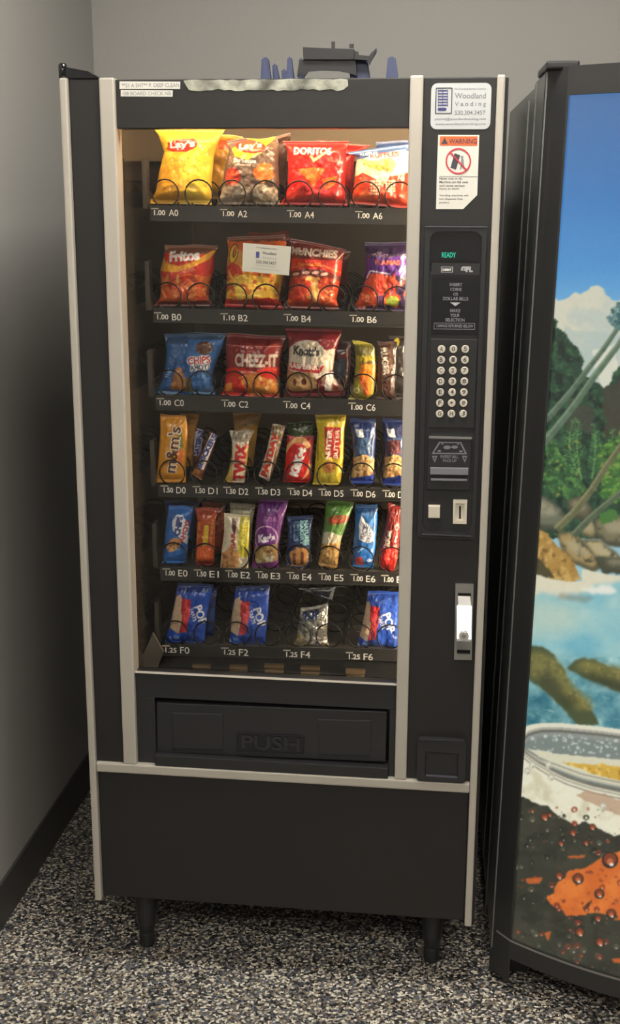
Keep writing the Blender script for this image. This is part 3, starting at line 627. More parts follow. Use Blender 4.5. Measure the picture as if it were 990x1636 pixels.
# A4 red
L = [(451, 226), (459, 240), (460, 270), (459, 300), (455, 315), (447, 327)]; Q_ = [(557, 225), (553, 240), (553, 270), (551, 300), (553, 315), (555, 329)]
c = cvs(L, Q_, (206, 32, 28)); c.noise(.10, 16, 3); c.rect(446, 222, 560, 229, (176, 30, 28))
c.text('DORITOS', 501, 242, 60, 12, (245, 240, 235), -1, .03)
c.poly([(496, 249), (503, 260), (527, 243), (521, 243), (504, 254), (501, 249)], (245, 225, 150))
c.text('NACHO CHEESE', 534, 256, 20, 7, (230, 120, 105), -6, .02)
c.npoly([(477, 271), (500, 268), (523, 268), (510, 290), (503, 299), (492, 286)], (226, 130, 50), 1.5, 6, 6, 1, [((190, 80, 34), 5, .55)]); c.npoly([(516, 285), (540, 282), (536, 296), (522, 304)], (222, 118, 44), 2, 6, 9, 1, [((180, 70, 30), 5, .6)])
c.npoly([(465, 305), (480, 298), (470, 324), (455, 325)], (226, 80, 66), 3, 6, 8, .6)
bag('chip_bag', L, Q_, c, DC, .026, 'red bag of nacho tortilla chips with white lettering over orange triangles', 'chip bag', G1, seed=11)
L = [(505, 224), (510, 250), (510, 318)]; Q_ = [(592, 232), (566, 250), (562, 318)]
c = cvs(L, Q_, (186, 34, 32)); c.noise(.25, 8, 5); c.line([(560, 228), (592, 232)], 2, (110, 40, 50))
bag('chip_bag', L, Q_, c, DC+.075, .018, 'second red tortilla chip bag, only its seal showing behind the first red one', 'chip bag', G1, seed=16, dens=.6)
# A6 ruffled
L = [(551, 244), (571, 249), (568, 265), (566, 290), (562, 310), (560, 325)]; Q_ = [(655, 230), (652, 246), (653, 265), (653, 290), (652, 310), (653, 333)]
c = cvs(L, Q_, (238, 226, 190)); c.noise(.05, 12, 3)
c.poly([(545, 240), (655, 225), (660, 243), (640, 240), (575, 255), (545, 252)], (58, 96, 158)); c.line([(556, 246), (655, 232)], 2, (150, 180, 215)); c.line([(590, 250), (648, 239)], 1.5, (210, 205, 215))
c.text('RUFFLES', 615, 248, 46, 8, (196, 44, 52), 5, .04); c.text('RUFFLES', 590, 246, 28, 5, (225, 225, 235), 8, .02)
c.npoly([(578, 254), (600, 258), (625, 252), (634, 262), (628, 274), (600, 272), (582, 264)], (234, 190, 90), 2, 8, 4, 1, [((246, 216, 130), 6, .5)])
c.npoly([(560, 285), (580, 276), (600, 286), (612, 300), (625, 282), (656, 274), (656, 335), (556, 330)], (216, 70, 34), 2, 10, 5, 1, [((196, 48, 28), 8, .5)])
for j in range(5):
    for i in range(4): c.rect(593+i*4, 288+j*5, 596+i*4, 291.5+j*5, (240, 225, 190)); c.rect(617+i*4, 288+j*4, 620+i*4, 291+j*4, (240, 225, 190))
c.npoly([(568, 318), (588, 300), (596, 320)], (240, 130, 80), 2, 6, 5, .7)
bag('chip_bag', L, Q_, c, DC, .024, 'cream and orange bag of ridged chips under a blue top band', 'chip bag', G1, seed=21)
L = [(600, 226), (602, 250), (602, 318)]; Q_ = [(668, 224), (666, 250), (664, 318)]
c = cvs(L, Q_, (60, 90, 150)); c.noise(.2, 8, 5)
bag('chip_bag', L, Q_, c, DC+.07, .018, 'second blue-topped chip bag behind the cream and orange one', 'chip bag', G1, seed=26, dens=.6)

# B0 fritos
L = [(263, 391), (262, 408), (256, 432), (257, 455), (256, 475), (246, 489)]; Q_ = [(348, 392), (342, 408), (341, 432), (335, 455), (333, 475), (341, 489)]
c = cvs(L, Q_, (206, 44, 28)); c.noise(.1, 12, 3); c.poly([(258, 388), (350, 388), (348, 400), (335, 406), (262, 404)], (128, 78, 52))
c.poly([(256, 418), (262, 410), (268, 418), (290, 424), (315, 416), (340, 400), (346, 400), (336, 414), (312, 426), (285, 434), (256, 432)], (238, 168, 50))
c.text('Fritos', 298, 408, 48, 17, (245, 240, 235), 4, .05); c.text('ORIGINAL', 304, 431, 26, 6, (240, 160, 130), 12, .02)
c.npoly([(255, 440), (275, 443), (310, 436), (336, 444), (334, 482), (256, 480)], (214, 100, 44), 4, 10, 5); c.speck(60, (258, 442, 334, 482), [(196, 50, 30), (230, 130, 60), (240, 160, 80), (170, 40, 26), (222, 84, 40)], 3, 9, 4, .9, .35)
c.npoly([(300, 482), (335, 478), (342, 490), (246, 490), (256, 482)], (110, 44, 32), 2, 8, 3)
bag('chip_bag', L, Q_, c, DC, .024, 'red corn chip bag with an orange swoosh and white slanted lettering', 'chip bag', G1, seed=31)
# B2 yellow
L = [(362, 380), (365, 400), (362, 425), (362, 450), (361, 475), (358, 490)]; Q_ = [(455, 374), (458, 400), (457, 425), (450, 450), (446, 475), (453, 494)]
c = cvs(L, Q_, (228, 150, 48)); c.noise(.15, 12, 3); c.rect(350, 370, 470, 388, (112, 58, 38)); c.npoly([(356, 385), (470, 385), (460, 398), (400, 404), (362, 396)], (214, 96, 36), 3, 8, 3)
c.ell(375, 405, 8, 16, (40, 26, 20), 14, 1, .0); c.ell(375, 405, 6.6, 14.4, (240, 196, 60), 14); c.ell(377, 402, 3, 10, (40, 26, 20), 14); c.ell(377.5, 400, 1.9, 8.5, (232, 110, 40), 14)
c.npoly([(360, 425), (376, 418), (392, 430), (386, 440), (362, 440)], (206, 54, 30), 3, 8, 7); c.npoly([(362, 446), (385, 438), (420, 440), (450, 436), (450, 475), (362, 475)], (240, 196, 76), 4, 8, 9)
c.speck(50, (362, 436, 450, 476), [(250, 220, 100), (226, 120, 50), (244, 190, 70), (200, 80, 40)], 3, 8, 9, .8, .6); c.npoly([(358, 476), (380, 478), (430, 474), (454, 482), (454, 496), (356, 492)], (186, 30, 26), 2, 6, 4)
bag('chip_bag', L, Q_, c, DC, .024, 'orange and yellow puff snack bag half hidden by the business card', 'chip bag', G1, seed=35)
L = [(396, 372), (400, 400), (400, 480)]; Q_ = [(462, 370), (460, 400), (458, 480)]
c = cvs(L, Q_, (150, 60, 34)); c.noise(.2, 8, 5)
bag('chip_bag', L, Q_, c, DC+.07, .018, 'second orange snack bag above and behind the business card', 'chip bag', G1, seed=36, dens=.6)
# B4 munchies
L = [(463, 381), (466, 400), (463, 430), (462, 455), (460, 478), (453, 493)]; Q_ = [(552, 398), (547, 412), (545, 435), (541, 460), (537, 478), (542, 495)]
c = cvs(L, Q_, (112, 36, 26)); c.noise(.1, 14, 3)
c.text('MUNCHIES', 503, 403, 74, 12, (205, 190, 175), -5, .05); c.poly([(462, 412), (548, 416), (546, 442), (520, 431), (490, 428), (464, 434)], (220, 44, 26)); c.line([(464, 428), (490, 422), (520, 424), (546, 436)], 1.6, (245, 140, 40)); c.text('Flamin Hot', 496, 420.5, 36, 5, (245, 150, 50), 2, .02)
for x_, y_ in ((474, 437), (491, 434.5), (506, 434.5), (520, 437)): c.ell(x_, y_, 6, 2.5, (240, 190, 170), -8)
c.npoly([(462, 445), (490, 440), (520, 442), (545, 448), (538, 490), (458, 490)], (206, 70, 34), 3, 8, 5); c.npoly([(490, 440), (512, 442), (508, 480), (492, 482)], (244, 190, 96), 4, 6, 5, .9)
c.speck(45, (462, 445, 500, 490), [(226, 60, 30), (240, 120, 50), (190, 36, 24)], 3, 8, 9, .9, .7)
for x_, y_ in ((519, 467), (529, 470), (523, 478)): c.ell(x_, y_, 7, 6.5, (240, 130, 60), 0, 1, .62)
bag('chip_bag', L, Q_, c, DC, .024, 'dark red mixed snack bag with a bright red band and pretzels', 'chip bag', G1, seed=41)
L = [(455, 382), (456, 420), (456, 480)]; Q_ = [(560, 402), (556, 420), (552, 482)]
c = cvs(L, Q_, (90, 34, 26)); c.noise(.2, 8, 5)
bag('chip_bag', L, Q_, c, DC+.065, .016, 'second dark red snack bag behind the one with pretzels', 'chip bag', G1, seed=46, dens=.6)
# B6 purple
L = [(583, 386), (583, 410), (584, 430), (577, 460), (572, 478), (562, 494)]; Q_ = [(666, 388), (664, 410), (662, 430), (660, 460), (660, 478), (664, 498)]
c = cvs(L, Q_, (54, 34, 74)); c.noise(.1, 12, 3); c.poly([(580, 413), (665, 406), (665, 440), (590, 438), (578, 440)], (98, 50, 140)); c.text('DINAMITA', 606, 408, 44, 6, (120, 90, 130), -3, .02)
c.text('FLAMAS', 620, 418.5, 40, 8, (240, 120, 90), 0, .05); c.line([(586, 444), (592, 432), (624, 437)], 2.4, (235, 215, 230)); c.line([(638, 432), (645, 428), (660, 434)], 2, (220, 200, 220))
c.npoly([(590, 438), (602, 436), (626, 440), (626, 488), (568, 490), (578, 462)], (206, 66, 40), 3, 6, 5)
for i in range(7): c.line([(594+i*6, 436+(i % 3)*3), (589+i*7, 486)], 4.2, [(222, 70, 40), (236, 100, 50), (196, 50, 40)][i % 3])
c.speck(24, (572, 468, 604, 492), [(230, 120, 70), (210, 90, 60), (240, 160, 120)], 2, 4, 4); c.npoly([(602, 472), (614, 470), (612, 492), (604, 492)], (84, 40, 90), 2, 5, 3)
c.speck(14, (625, 445, 660, 490), [(226, 80, 46), (200, 60, 50)], 3, 7, 8); c.ell(627.5, 480.5, 10.5, 9, (150, 170, 60)); c.ell(627.5, 480.5, 8, 6.5, (176, 196, 84))
bag('chip_bag', L, Q_, c, DC, .022, 'purple bag of spicy rolled chips with a green lime', 'chip bag', G1, seed=51)

# C0 blue cookies: two bags
L = [(262, 534), (266, 560), (264, 585), (258, 610), (250, 628)]; Q_ = [(330, 530), (332, 560), (322, 590), (316, 612), (308, 632)]
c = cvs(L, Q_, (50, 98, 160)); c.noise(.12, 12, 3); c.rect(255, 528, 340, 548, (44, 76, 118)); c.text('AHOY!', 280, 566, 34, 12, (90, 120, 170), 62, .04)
c.npoly([(284, 585), (292, 588), (306, 618), (300, 626), (272, 622)], (196, 130, 72), 3, 6, 3, 1, [((150, 92, 48), 5, .5)]); c.text('THE', 271, 596, 16, 7, (170, 200, 230), 70, .03); c.line([(254, 626), (284, 628)], 3, (170, 200, 230), .7)
bag('cookie_bag', L, Q_, c, DC+.012, .014, 'blue cookie bag leaning left with sideways lettering, row C', 'cookie bag', G1, seed=55)
L = [(300, 534), (300, 552), (292, 575), (300, 600), (296, 612), (303, 629)]; Q_ = [(361, 532), (356, 550), (346, 578), (339, 600), (341, 618), (344, 631)]
c = cvs(L, Q_, (58, 112, 178)); c.noise(.12, 12, 3); c.rect(296, 528, 366, 542, (46, 76, 112)); c.ell(329, 554.5, 13.5, 10.5, (92, 54, 34)); c.speck(12, (320, 548, 338, 562), [(54, 30, 20), (120, 76, 48)], 1, 2.4, 3)
for dx, dy in ((-1.3, 0), (1.3, 0), (0, 1.3), (0, -1.3)): c.text('CHIPS', 320+dx, 574+dy, 36, 12, (245, 240, 240), 4, .09); c.text('AHOY!', 321+dx, 585+dy, 30, 9, (245, 240, 240), 6, .09)
c.text('CHIPS', 320, 574, 36, 12, (196, 44, 48), 4, .03); c.text('AHOY!', 321, 585, 30, 9, (40, 50, 90), 6, .03)
c.npoly([(296, 605), (306, 600), (312, 626), (300, 628)], (120, 110, 70), 2, 5, 3); c.npoly([(318, 618), (342, 616), (344, 632), (316, 628)], (120, 150, 190), 3, 6, 3, .7); c.npoly([(318, 596), (340, 590), (338, 606), (322, 604)], (96, 150, 205), 3, 6, 7, .6)
bag('cookie_bag', L, Q_, c, DC, .018, 'blue cookie bag with a brown cookie and red and white lettering, row C', 'cookie bag', G1, seed=58)
# C2 cheez-it
L = [(362, 533), (361, 550), (361, 575), (361, 600), (358, 618), (354, 631)]; Q_ = [(457, 536), (453, 552), (448, 575), (446, 600), (446, 618), (446, 635)]
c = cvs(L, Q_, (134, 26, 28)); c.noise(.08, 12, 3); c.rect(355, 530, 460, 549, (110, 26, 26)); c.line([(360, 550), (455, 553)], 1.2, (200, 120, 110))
c.text('CHEEZ-IT', 411, 574, 67, 21, (214, 196, 178), -2, .05); c.npoly([(358, 590), (380, 584), (410, 590), (430, 584), (450, 588), (448, 636), (352, 632)], (224, 44, 28), 2, 8, 3)
c.npoly([(361, 612), (372, 609), (374, 626), (360, 624)], (238, 150, 60), 2, 5, 3); c.npoly([(385, 600), (410, 590), (430, 606), (448, 600), (446, 630), (400, 632)], (240, 160, 66), 6, 6, 8, .9, [((250, 220, 150), 5, .55), ((216, 80, 40), 6, .6)]); c.text('ORIGINAL', 398, 592, 30, 3, (250, 200, 180), 0, .02)
bag('cracker_bag', L, Q_, c, DC, .022, 'dark red cheese cracker bag with big cream block lettering', 'cracker bag', G1, seed=61)
# C4 knott's
L = [(455, 523), (461, 545), (461, 570), (458, 600), (456, 618), (456, 634)]; Q_ = [(546, 527), (541, 548), (534, 575), (533, 600), (548, 618), (552, 632)]
c = cvs(L, Q_, (124, 24, 34)); c.noise(.1, 12, 3); c.npoly([(462, 556), (475, 545), (490, 541), (508, 544), (522, 558), (536, 556), (532, 590), (504, 606), (460, 590)], (214, 200, 178), 1, 8, 3)
c.text("Knott's", 491, 559, 42, 15, (40, 32, 34), -4, .05); c.text('BERRY FARM', 491, 566.5, 25, 2.6, (60, 50, 50), -2, .02)
c.npoly([(461, 577), (490, 580), (520, 582), (512, 594), (490, 593), (461, 588)], (190, 34, 40), 1, 6, 3); c.text('RASPBERRY', 489, 584, 54, 8.5, (240, 225, 205), -4, .05)
c.npoly([(458, 592), (500, 592), (512, 618), (470, 626), (458, 620)], (180, 136, 88), 2, 8, 3); c.ell(470, 609, 9, 11, (200, 160, 104)); c.ell(472, 609, 3, 5.5, (110, 40, 34)); c.ell(488, 610, 9.5, 9, (196, 152, 98)); c.ell(487, 608, 4.5, 5, (104, 40, 32))
c.npoly([(512, 600), (534, 592), (552, 608), (550, 632), (530, 628), (516, 612)], (150, 110, 84), 3, 6, 5); c.npoly([(522, 594), (534, 592), (530, 624), (520, 622)], (225, 215, 210), 2, 6, 9); c.ell(538, 598, 5, 5, (90, 24, 30)); c.ell(537, 617, 4, 6, (120, 36, 34)); c.rect(456, 624, 552, 636, (134, 30, 36), .8)
bag('cookie_bag', L, Q_, c, DC, .02, 'maroon and cream bag of raspberry shortbread cookies', 'cookie bag', G1, seed=65)
L = [(500, 540), (502, 570), (505, 628)]; Q_ = [(560, 545), (560, 580), (556, 628)]
c = cvs(L, Q_, (64, 34, 40)); c.noise(.2, 8, 5); c.npoly([(540, 560), (556, 563), (554, 574), (540, 570)], (120, 30, 36), 2, 5, 3); c.ell(549, 563, 4, 1.4, (230, 225, 220), -20); c.npoly([(534, 575), (552, 570), (554, 600), (534, 604)], (70, 72, 80), 2, 5, 3)
bag('cookie_bag', L, Q_, c, DC+.05, .014, 'second dark cookie bag peeking out right of the maroon and cream one', 'cookie bag', G1, seed=66, dens=.6)
# C5 cheese crackers
L = [(562, 543), (566, 552), (568, 580), (565, 610), (562, 628), (556, 638)]; Q_ = [(594, 549), (599, 556), (601, 580), (600, 610), (596, 630), (583, 641)]
c = cvs(L, Q_, (150, 138, 40)); c.noise(.12, 8, 3); c.rect(555, 540, 605, 552, (190, 176, 50)); c.rect(564, 550, 604, 568, (96, 90, 40), .8); c.npoly([(570, 568), (598, 566), (600, 582), (568, 584)], (170, 150, 36), 2, 5, 3)
c.text('Cheese', 585, 578, 20, 8, (90, 56, 30), 10, .03); c.poly([(577, 581), (601, 580), (600, 600), (592, 632), (584, 626), (572, 600)], (232, 134, 36)); c.poly([(573, 604), (580, 598), (590, 628), (584, 632)], (206, 96, 36)); c.ell(570, 623, 5, 4.5, (225, 215, 160)); c.ell(570, 623, 3, 2.5, (170, 150, 60)); c.line([(556, 636), (584, 640)], 3, (236, 216, 90))
bag('cracker_pack', L, Q_, c, DN, .010, 'narrow olive-yellow pack of orange cheese crackers', 'cracker pack', G1, seed=71)
L = [(603, 546), (603, 590), (601, 638)]; Q_ = [(634, 546), (634, 590), (632, 641)]
c = cvs(L, Q_, (84, 54, 42)); c.noise(.1, 8, 3); c.rect(628, 540, 640, 645, (40, 32, 32)); c.text('RUGER', 615.5, 577, 44, 11, (196, 186, 172), -84, .05); c.line([(612, 606), (611, 626)], 1.6, (170, 110, 70))
bag('wafer_pack', L, Q_, c, DN, .010, 'brown wafer pack with pale sideways lettering, right end of row C', 'wafer pack', G1, seed=74)
L = [(620, 536), (620, 590), (620, 630)]; Q_ = [(654, 536), (654, 590), (654, 633)]
c = cvs(L, Q_, (44, 40, 40)); c.ell(634, 546, 4, 6, (190, 176, 60)); 
bag('wafer_pack', L, Q_, c, DN+.05, .010, 'black wafer pack with a yellow spot, behind the brown wafer pack', 'wafer pack', G1, seed=75, dens=.6)

# D row
L = [(256, 661), (256, 690), (254, 720), (252, 745), (250, 771)]; Q_ = [(297, 664), (300, 690), (299, 720), (297, 745), (297, 771)]
c = cvs(L, Q_, (222, 150, 44)); c.noise(.1, 10, 3); c.rect(250, 658, 302, 664, (180, 120, 40)); c.npoly([(284, 690), (292, 688), (294, 716), (286, 718)], (90, 110, 50), 2, 4, 3, .7); c.npoly([(284, 715), (294, 718), (292, 740), (286, 738)], (214, 96, 50), 2, 4, 3, .7)
c.text("m&m's", 277, 717, 74, 22, (240, 225, 210), 83, .07); c.text("m&m's", 277, 717, 73, 19, (76, 44, 30), 83, .02)
bag('candy_pack', L, Q_, c, DN, .010, 'golden yellow pack of candies with brown sideways lettering, row D', 'candy pack', G2, seed=81)
L = [(288, 660), (290, 690), (290, 745)]; Q_ = [(318, 662), (312, 690), (308, 745)]
c = cvs(L, Q_, (200, 136, 46)); c.noise(.2, 8, 5)
bag('candy_pack', L, Q_, c, DN+.06, .008, 'second golden candy pack behind the first, tilted to the right', 'candy pack', G2, seed=82, dens=.7)
L = [(335, 690), (318, 728), (306, 757)]; Q_ = [(348, 694), (336, 730), (322, 767)]
def bar(L, Q_, base, seed, fn, label, d=DN, T=.009, **k):
    c = cvs(L, Q_, base); c.noise(.08, 6, seed); fn(c); return bag('candy_bar', L, Q_, c, d, T, label, 'candy bar', G2, seed=seed, flat=.03, **k)
def snick(c, dx=0, dy=0):
    c.poly([(338+dx, 692+dy), (347+dx, 697+dy), (326+dx, 750+dy), (316+dx, 744+dy)], (232, 226, 226)); c.text('SNICKERS', 331+dx, 720+dy, 58, 9, (46, 56, 120), 64, .06)
    c.npoly([(306+dx, 746+dy), (322+dx, 750+dy), (322+dx, 768+dy), (304+dx, 764+dy)], (196, 130, 74), 2, 4, 3, 1, [((140, 84, 46), 4, .5)])
bar(L, Q_, (92, 44, 34), 84, snick, 'front brown candy bar with white and blue lettering, tilted right')
bar([(312, 684), (309, 705), (308, 745)], [(326, 686), (322, 715), (320, 745)], (84, 40, 34), 86, lambda c: (c.rect(311, 688, 324, 726, (190, 186, 205)), c.text('SATISFIES', 318, 706, 40, 8, (46, 50, 110), 80, .06)), 'second brown candy bar behind the tilted one', d=DN+.05, dens=.8)
L = [(366, 687), (370, 705), (370, 730), (364, 755), (357, 770)]; Q_ = [(406, 688), (398, 705), (396, 730), (392, 755), (390, 771)]
def twix(c):
    c.npoly([(364, 684), (408, 684), (398, 710), (370, 712)], (150, 140, 120), 2, 5, 3, 1, [((226, 216, 200), 4, .5), ((96, 60, 44), 4, .62)]); c.rect(372, 705, 392, 772, (236, 218, 196), .85)
    c.text('TWIX', 384, 738, 62, 18, (206, 44, 44), 84, .07); c.npoly([(362, 745), (372, 740), (368, 770), (356, 770)], (214, 180, 90), 2, 4, 3)
bar(L, Q_, (200, 168, 96), 88, twix, 'gold and white candy bar with big red sideways lettering')
bar([(372, 659), (374, 680), (374, 745)], [(418, 660), (412, 680), (404, 745)], (176, 128, 56), 89, lambda c: c.text('ALMOND', 396, 677, 30, 6, (110, 80, 40), 20, .02), 'brownish gold candy pack behind the gold and white bar', d=DN+.06, dens=.7)
L = [(435, 677), (426, 720), (413, 760)]; Q_ = [(456, 680), (444, 730), (430, 769)]
bar(L, Q_, (112, 84, 66), 91, lambda c: (c.npoly([(436, 676), (456, 676), (450, 696), (430, 696)], (120, 100, 70), 1, 4, 3, 1, [((190, 180, 160), 4, .5)]), c.poly([(430, 694), (446, 696), (430, 766), (412, 760)], (226, 208, 190)), c.text('PAYDAY', 432, 725, 74, 11, (222, 66, 40), 74, .07)), 'white candy bar with orange-red lettering, tilted right')
L = [(459, 696), (457, 720), (455, 745), (452, 770)]; Q_ = [(501, 697), (500, 720), (498, 745), (495, 771)]
def kk(c):
    c.rect(450, 690, 505, 704, (150, 26, 28)); c.ell(476, 733, 24, 36, (226, 170, 110), 8); c.ell(474, 738, 19.5, 32, (214, 34, 30), 8); c.text('KitKat', 477, 736, 48, 15, (245, 240, 235), 72, .08); c.npoly([(489, 715), (500, 712), (500, 742), (494, 740)], (140, 30, 28), 2, 5, 3)
bar(L, Q_, (188, 28, 28), 93, kk, 'wide red wafer bar with white lettering in an oval')
bar([(459, 674), (461, 700), (461, 745)], [(502, 674), (498, 700), (498, 745)], (70, 92, 52), 94, lambda c: c.speck(40, (462, 676, 498, 700), [(190, 190, 180), (40, 60, 36), (110, 90, 60)], 1, 3, 4), 'green wrapped bar showing above the red wafer bar', d=DN+.055, dens=.8)
L = [(503, 662), (507, 690), (504, 730), (502, 755), (499, 774)]; Q_ = [(553, 662), (550, 690), (549, 730), (546, 755), (543, 775)]
def nb(c):
    c.rect(500, 660, 556, 672, (190, 166, 40)); c.poly([(519, 680), (545, 682), (543, 730), (520, 728)], (180, 48, 38)); c.text('NUTTER', 526, 708, 48, 8, (236, 220, 205), 86, .06); c.text('BUTTER', 537, 708, 48, 9, (225, 60, 48), 86, .07); c.text('BUTTER', 538, 708, 46, 7, (246, 226, 205), 86, .02)
    c.ell(526, 744, 10, 10, (206, 130, 56)); c.speck(10, (518, 736, 534, 752), [(130, 74, 34), (170, 98, 44)], 1, 2, 3)
    c.line([(508, 690), (508, 735)], 2, (130, 130, 40)); c.npoly([(505, 758), (545, 750), (544, 772), (502, 772)], (236, 210, 80), 3, 6, 3, .7)
bar(L, Q_, (222, 192, 44), 95, nb, 'yellow sandwich cookie pack with a red panel and round cookie', T=.011)
def peanut(c, x=581, w_=40):
    c.rect(x-w_, 655, x+w_, 680, (36, 50, 104)); c.npoly([(x-14, 684), (x-2, 684), (x+2, 700), (x-10, 696)], (226, 226, 230), 1.5, 4, 3); c.npoly([(x-10, 700), (x+14, 696), (x+14, 722), (x-12, 724)], (64, 92, 130), 3, 5, 3)
    c.npoly([(x-20, 732), (x, 724), (x+18, 732), (x+16, 760), (x-22, 766)], (206, 166, 110), 2, 5, 3); c.speck(50, (x-18, 730, x+16, 762), [(226, 190, 130), (180, 130, 80), (214, 170, 116), (150, 104, 64)], 2, 4.5, 4, 1, .7); c.npoly([(x-24, 764), (x+20, 756), (x+20, 778), (x-24, 778)], (34, 58, 150), 1.5, 5, 3)
L = [(558, 668), (562, 700), (564, 730), (562, 755), (559, 773)]; Q_ = [(600, 670), (600, 700), (598, 730), (597, 755), (596, 773)]
c = cvs(L, Q_, (40, 58, 112)); c.noise(.2, 6, 3); peanut(c); bag('nut_pack', L, Q_, c, DN, .011, 'blue pack of peanuts in row D, fully in view', 'nut pack', G2, seed=97)
L = [(610, 668), (613, 700), (614, 730), (612, 755), (610, 775)]; Q_ = [(650, 670), (652, 700), (650, 730), (649, 755), (648, 776)]
c = cvs(L, Q_, (40, 46, 90)); c.noise(.2, 6, 3); peanut(c, 631); c.npoly([(616, 704), (640, 700), (640, 722), (618, 724)], (96, 50, 56), 3, 5, 3); bag('nut_pack', L, Q_, c, DN, .011, 'blue pack of nuts at the right end of row D, cut by the silver strip', 'nut pack', G2, seed=99)

# E row
def small(name, L, Q_, base, seed, fn, label, cat, d=DN, T=.009, **k):
    c = cvs(L, Q_, base); c.noise(.1, 6, seed); fn(c); return bag(name, L, Q_, c, d, T, label, cat, G2, seed=seed, **k)
small('cookie_pack', [(270, 806), (265, 840), (262, 870), (259, 900)], [(308, 810), (304, 840), (300, 870), (298, 900)], (44, 100, 176), 101,
      lambda c: (c.npoly([(276, 830), (284, 820), (292, 822), (302, 832), (300, 868), (292, 862), (278, 845)], (226, 228, 236), 2, 5, 3), c.text('CHIPS', 287, 838, 32, 10, (60, 70, 130), 80, .07), c.text('AHOY!', 296, 848, 36, 8, (190, 50, 60), 72, .05), c.ell(279, 868, 13, 9, (206, 150, 96), -40), c.speck(12, (270, 860, 288, 878), [(90, 54, 36), (120, 70, 44)], 1, 2.2, 3), c.text('COOKIES', 264, 892, 14, 3, (170, 200, 235), 70, .02), c.npoly([(266, 882), (290, 890), (286, 900), (262, 898)], (60, 130, 220), 3, 5, 3, .7)), 'blue mini cookie pack with sideways white lettering and a cookie, row E', 'cookie pack', T=.012)
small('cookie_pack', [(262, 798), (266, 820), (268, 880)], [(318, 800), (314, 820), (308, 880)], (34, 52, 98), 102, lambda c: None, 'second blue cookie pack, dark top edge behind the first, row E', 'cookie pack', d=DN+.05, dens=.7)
small('candy_bar', [(312, 811), (315, 830), (313, 870), (312, 903)], [(350, 812), (344, 830), (343, 870), (341, 903)], (186, 78, 40), 103,
      lambda c: (c.rect(308, 808, 354, 822, (150, 60, 36)), c.npoly([(314, 826), (322, 826), (322, 866), (314, 864)], (206, 110, 50), 2, 4, 3, 1, [((130, 44, 30), 4, .5)]), c.text('REESES', 330, 858, 44, 8, (236, 200, 60), 86, .07), c.text('FAST BREAK', 339, 850, 50, 4, (230, 160, 90), 86, .03), c.npoly([(314, 872), (342, 868), (342, 892), (314, 894)], (232, 104, 48), 3, 6, 3), c.rect(310, 896, 345, 906, (120, 36, 28))), 'orange-red candy bar with yellow sideways lettering, row E', 'candy bar', T=.011)
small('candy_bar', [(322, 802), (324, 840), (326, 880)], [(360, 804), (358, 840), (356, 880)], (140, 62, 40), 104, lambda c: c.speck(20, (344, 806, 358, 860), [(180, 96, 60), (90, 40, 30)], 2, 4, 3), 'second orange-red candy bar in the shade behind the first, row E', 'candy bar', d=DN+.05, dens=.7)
small('granola_bar', [(358, 820), (358, 850), (354, 880), (351, 919)], [(399, 823), (398, 850), (397, 880), (396, 922)], (222, 206, 178), 105,
      lambda c: (c.poly([(384, 825), (402, 826), (400, 890), (380, 888)], (196, 184, 60)), c.poly([(372, 828), (376, 828), (378, 842), (375, 856), (371, 842)], (96, 36, 40)), c.text('BAR', 373, 862, 26, 7, (190, 70, 60), 88, .05), c.text('PROTEIN', 391, 848, 44, 6, (240, 230, 120), 84, .03), c.npoly([(356, 882), (370, 872), (384, 884), (380, 905), (354, 906)], (206, 150, 96), 2, 5, 3, 1, [((150, 96, 56), 4, .55)]), c.npoly([(352, 906), (396, 904), (397, 922), (350, 920)], (226, 196, 140), 2, 5, 3), c.text('90', 387, 883, 10, 8, (236, 220, 40), 80, .04), c.line([(352, 920), (396, 922)], 3, (250, 235, 200))), 'cream and yellow almond bar hanging over the price rail, row E', 'granola bar', d=.112, T=.007)
small('granola_bar', [(367, 803), (368, 830), (368, 890)], [(408, 806), (404, 830), (400, 890)], (176, 168, 140), 106, lambda c: (c.line([(366, 812), (408, 814)], 2, (110, 110, 96)), c.poly([(372, 806), (402, 807), (402, 811), (372, 810)], (206, 200, 186))), 'second cream almond bar standing taller behind the hanging one, row E', 'granola bar', d=DN+.04, dens=.8)
small('nut_pack', [(414, 796), (409, 830), (406, 870), (402, 908)], [(461, 799), (453, 830), (446, 870), (445, 913)], (112, 54, 128), 107,
      lambda c: (c.ell(438.5, 807, 3, 2.4, (50, 26, 60)), c.rect(405, 793, 465, 812, (96, 48, 112), .6), c.text('TROPICAL MIX', 433, 827, 20, 8, (180, 130, 180), -3, .02), c.ell(426, 858, 19, 21, (206, 170, 206)), c.ell(426, 858, 17, 19, (112, 50, 130)), c.text("Kar's", 427, 857, 27, 13, (236, 226, 238), 6, .06), c.npoly([(408, 872), (444, 866), (444, 900), (406, 902)], (170, 140, 90), 2, 5, 3), c.speck(26, (408, 874, 442, 900), [(226, 206, 150), (200, 150, 80), (236, 226, 214), (120, 76, 50)], 2, 4.5, 5), c.npoly([(402, 900), (446, 894), (446, 914), (402, 912)], (150, 70, 150), 2, 5, 3)), 'purple trail mix bag with a hang hole and white round logo, row E', 'nut pack', T=.014)
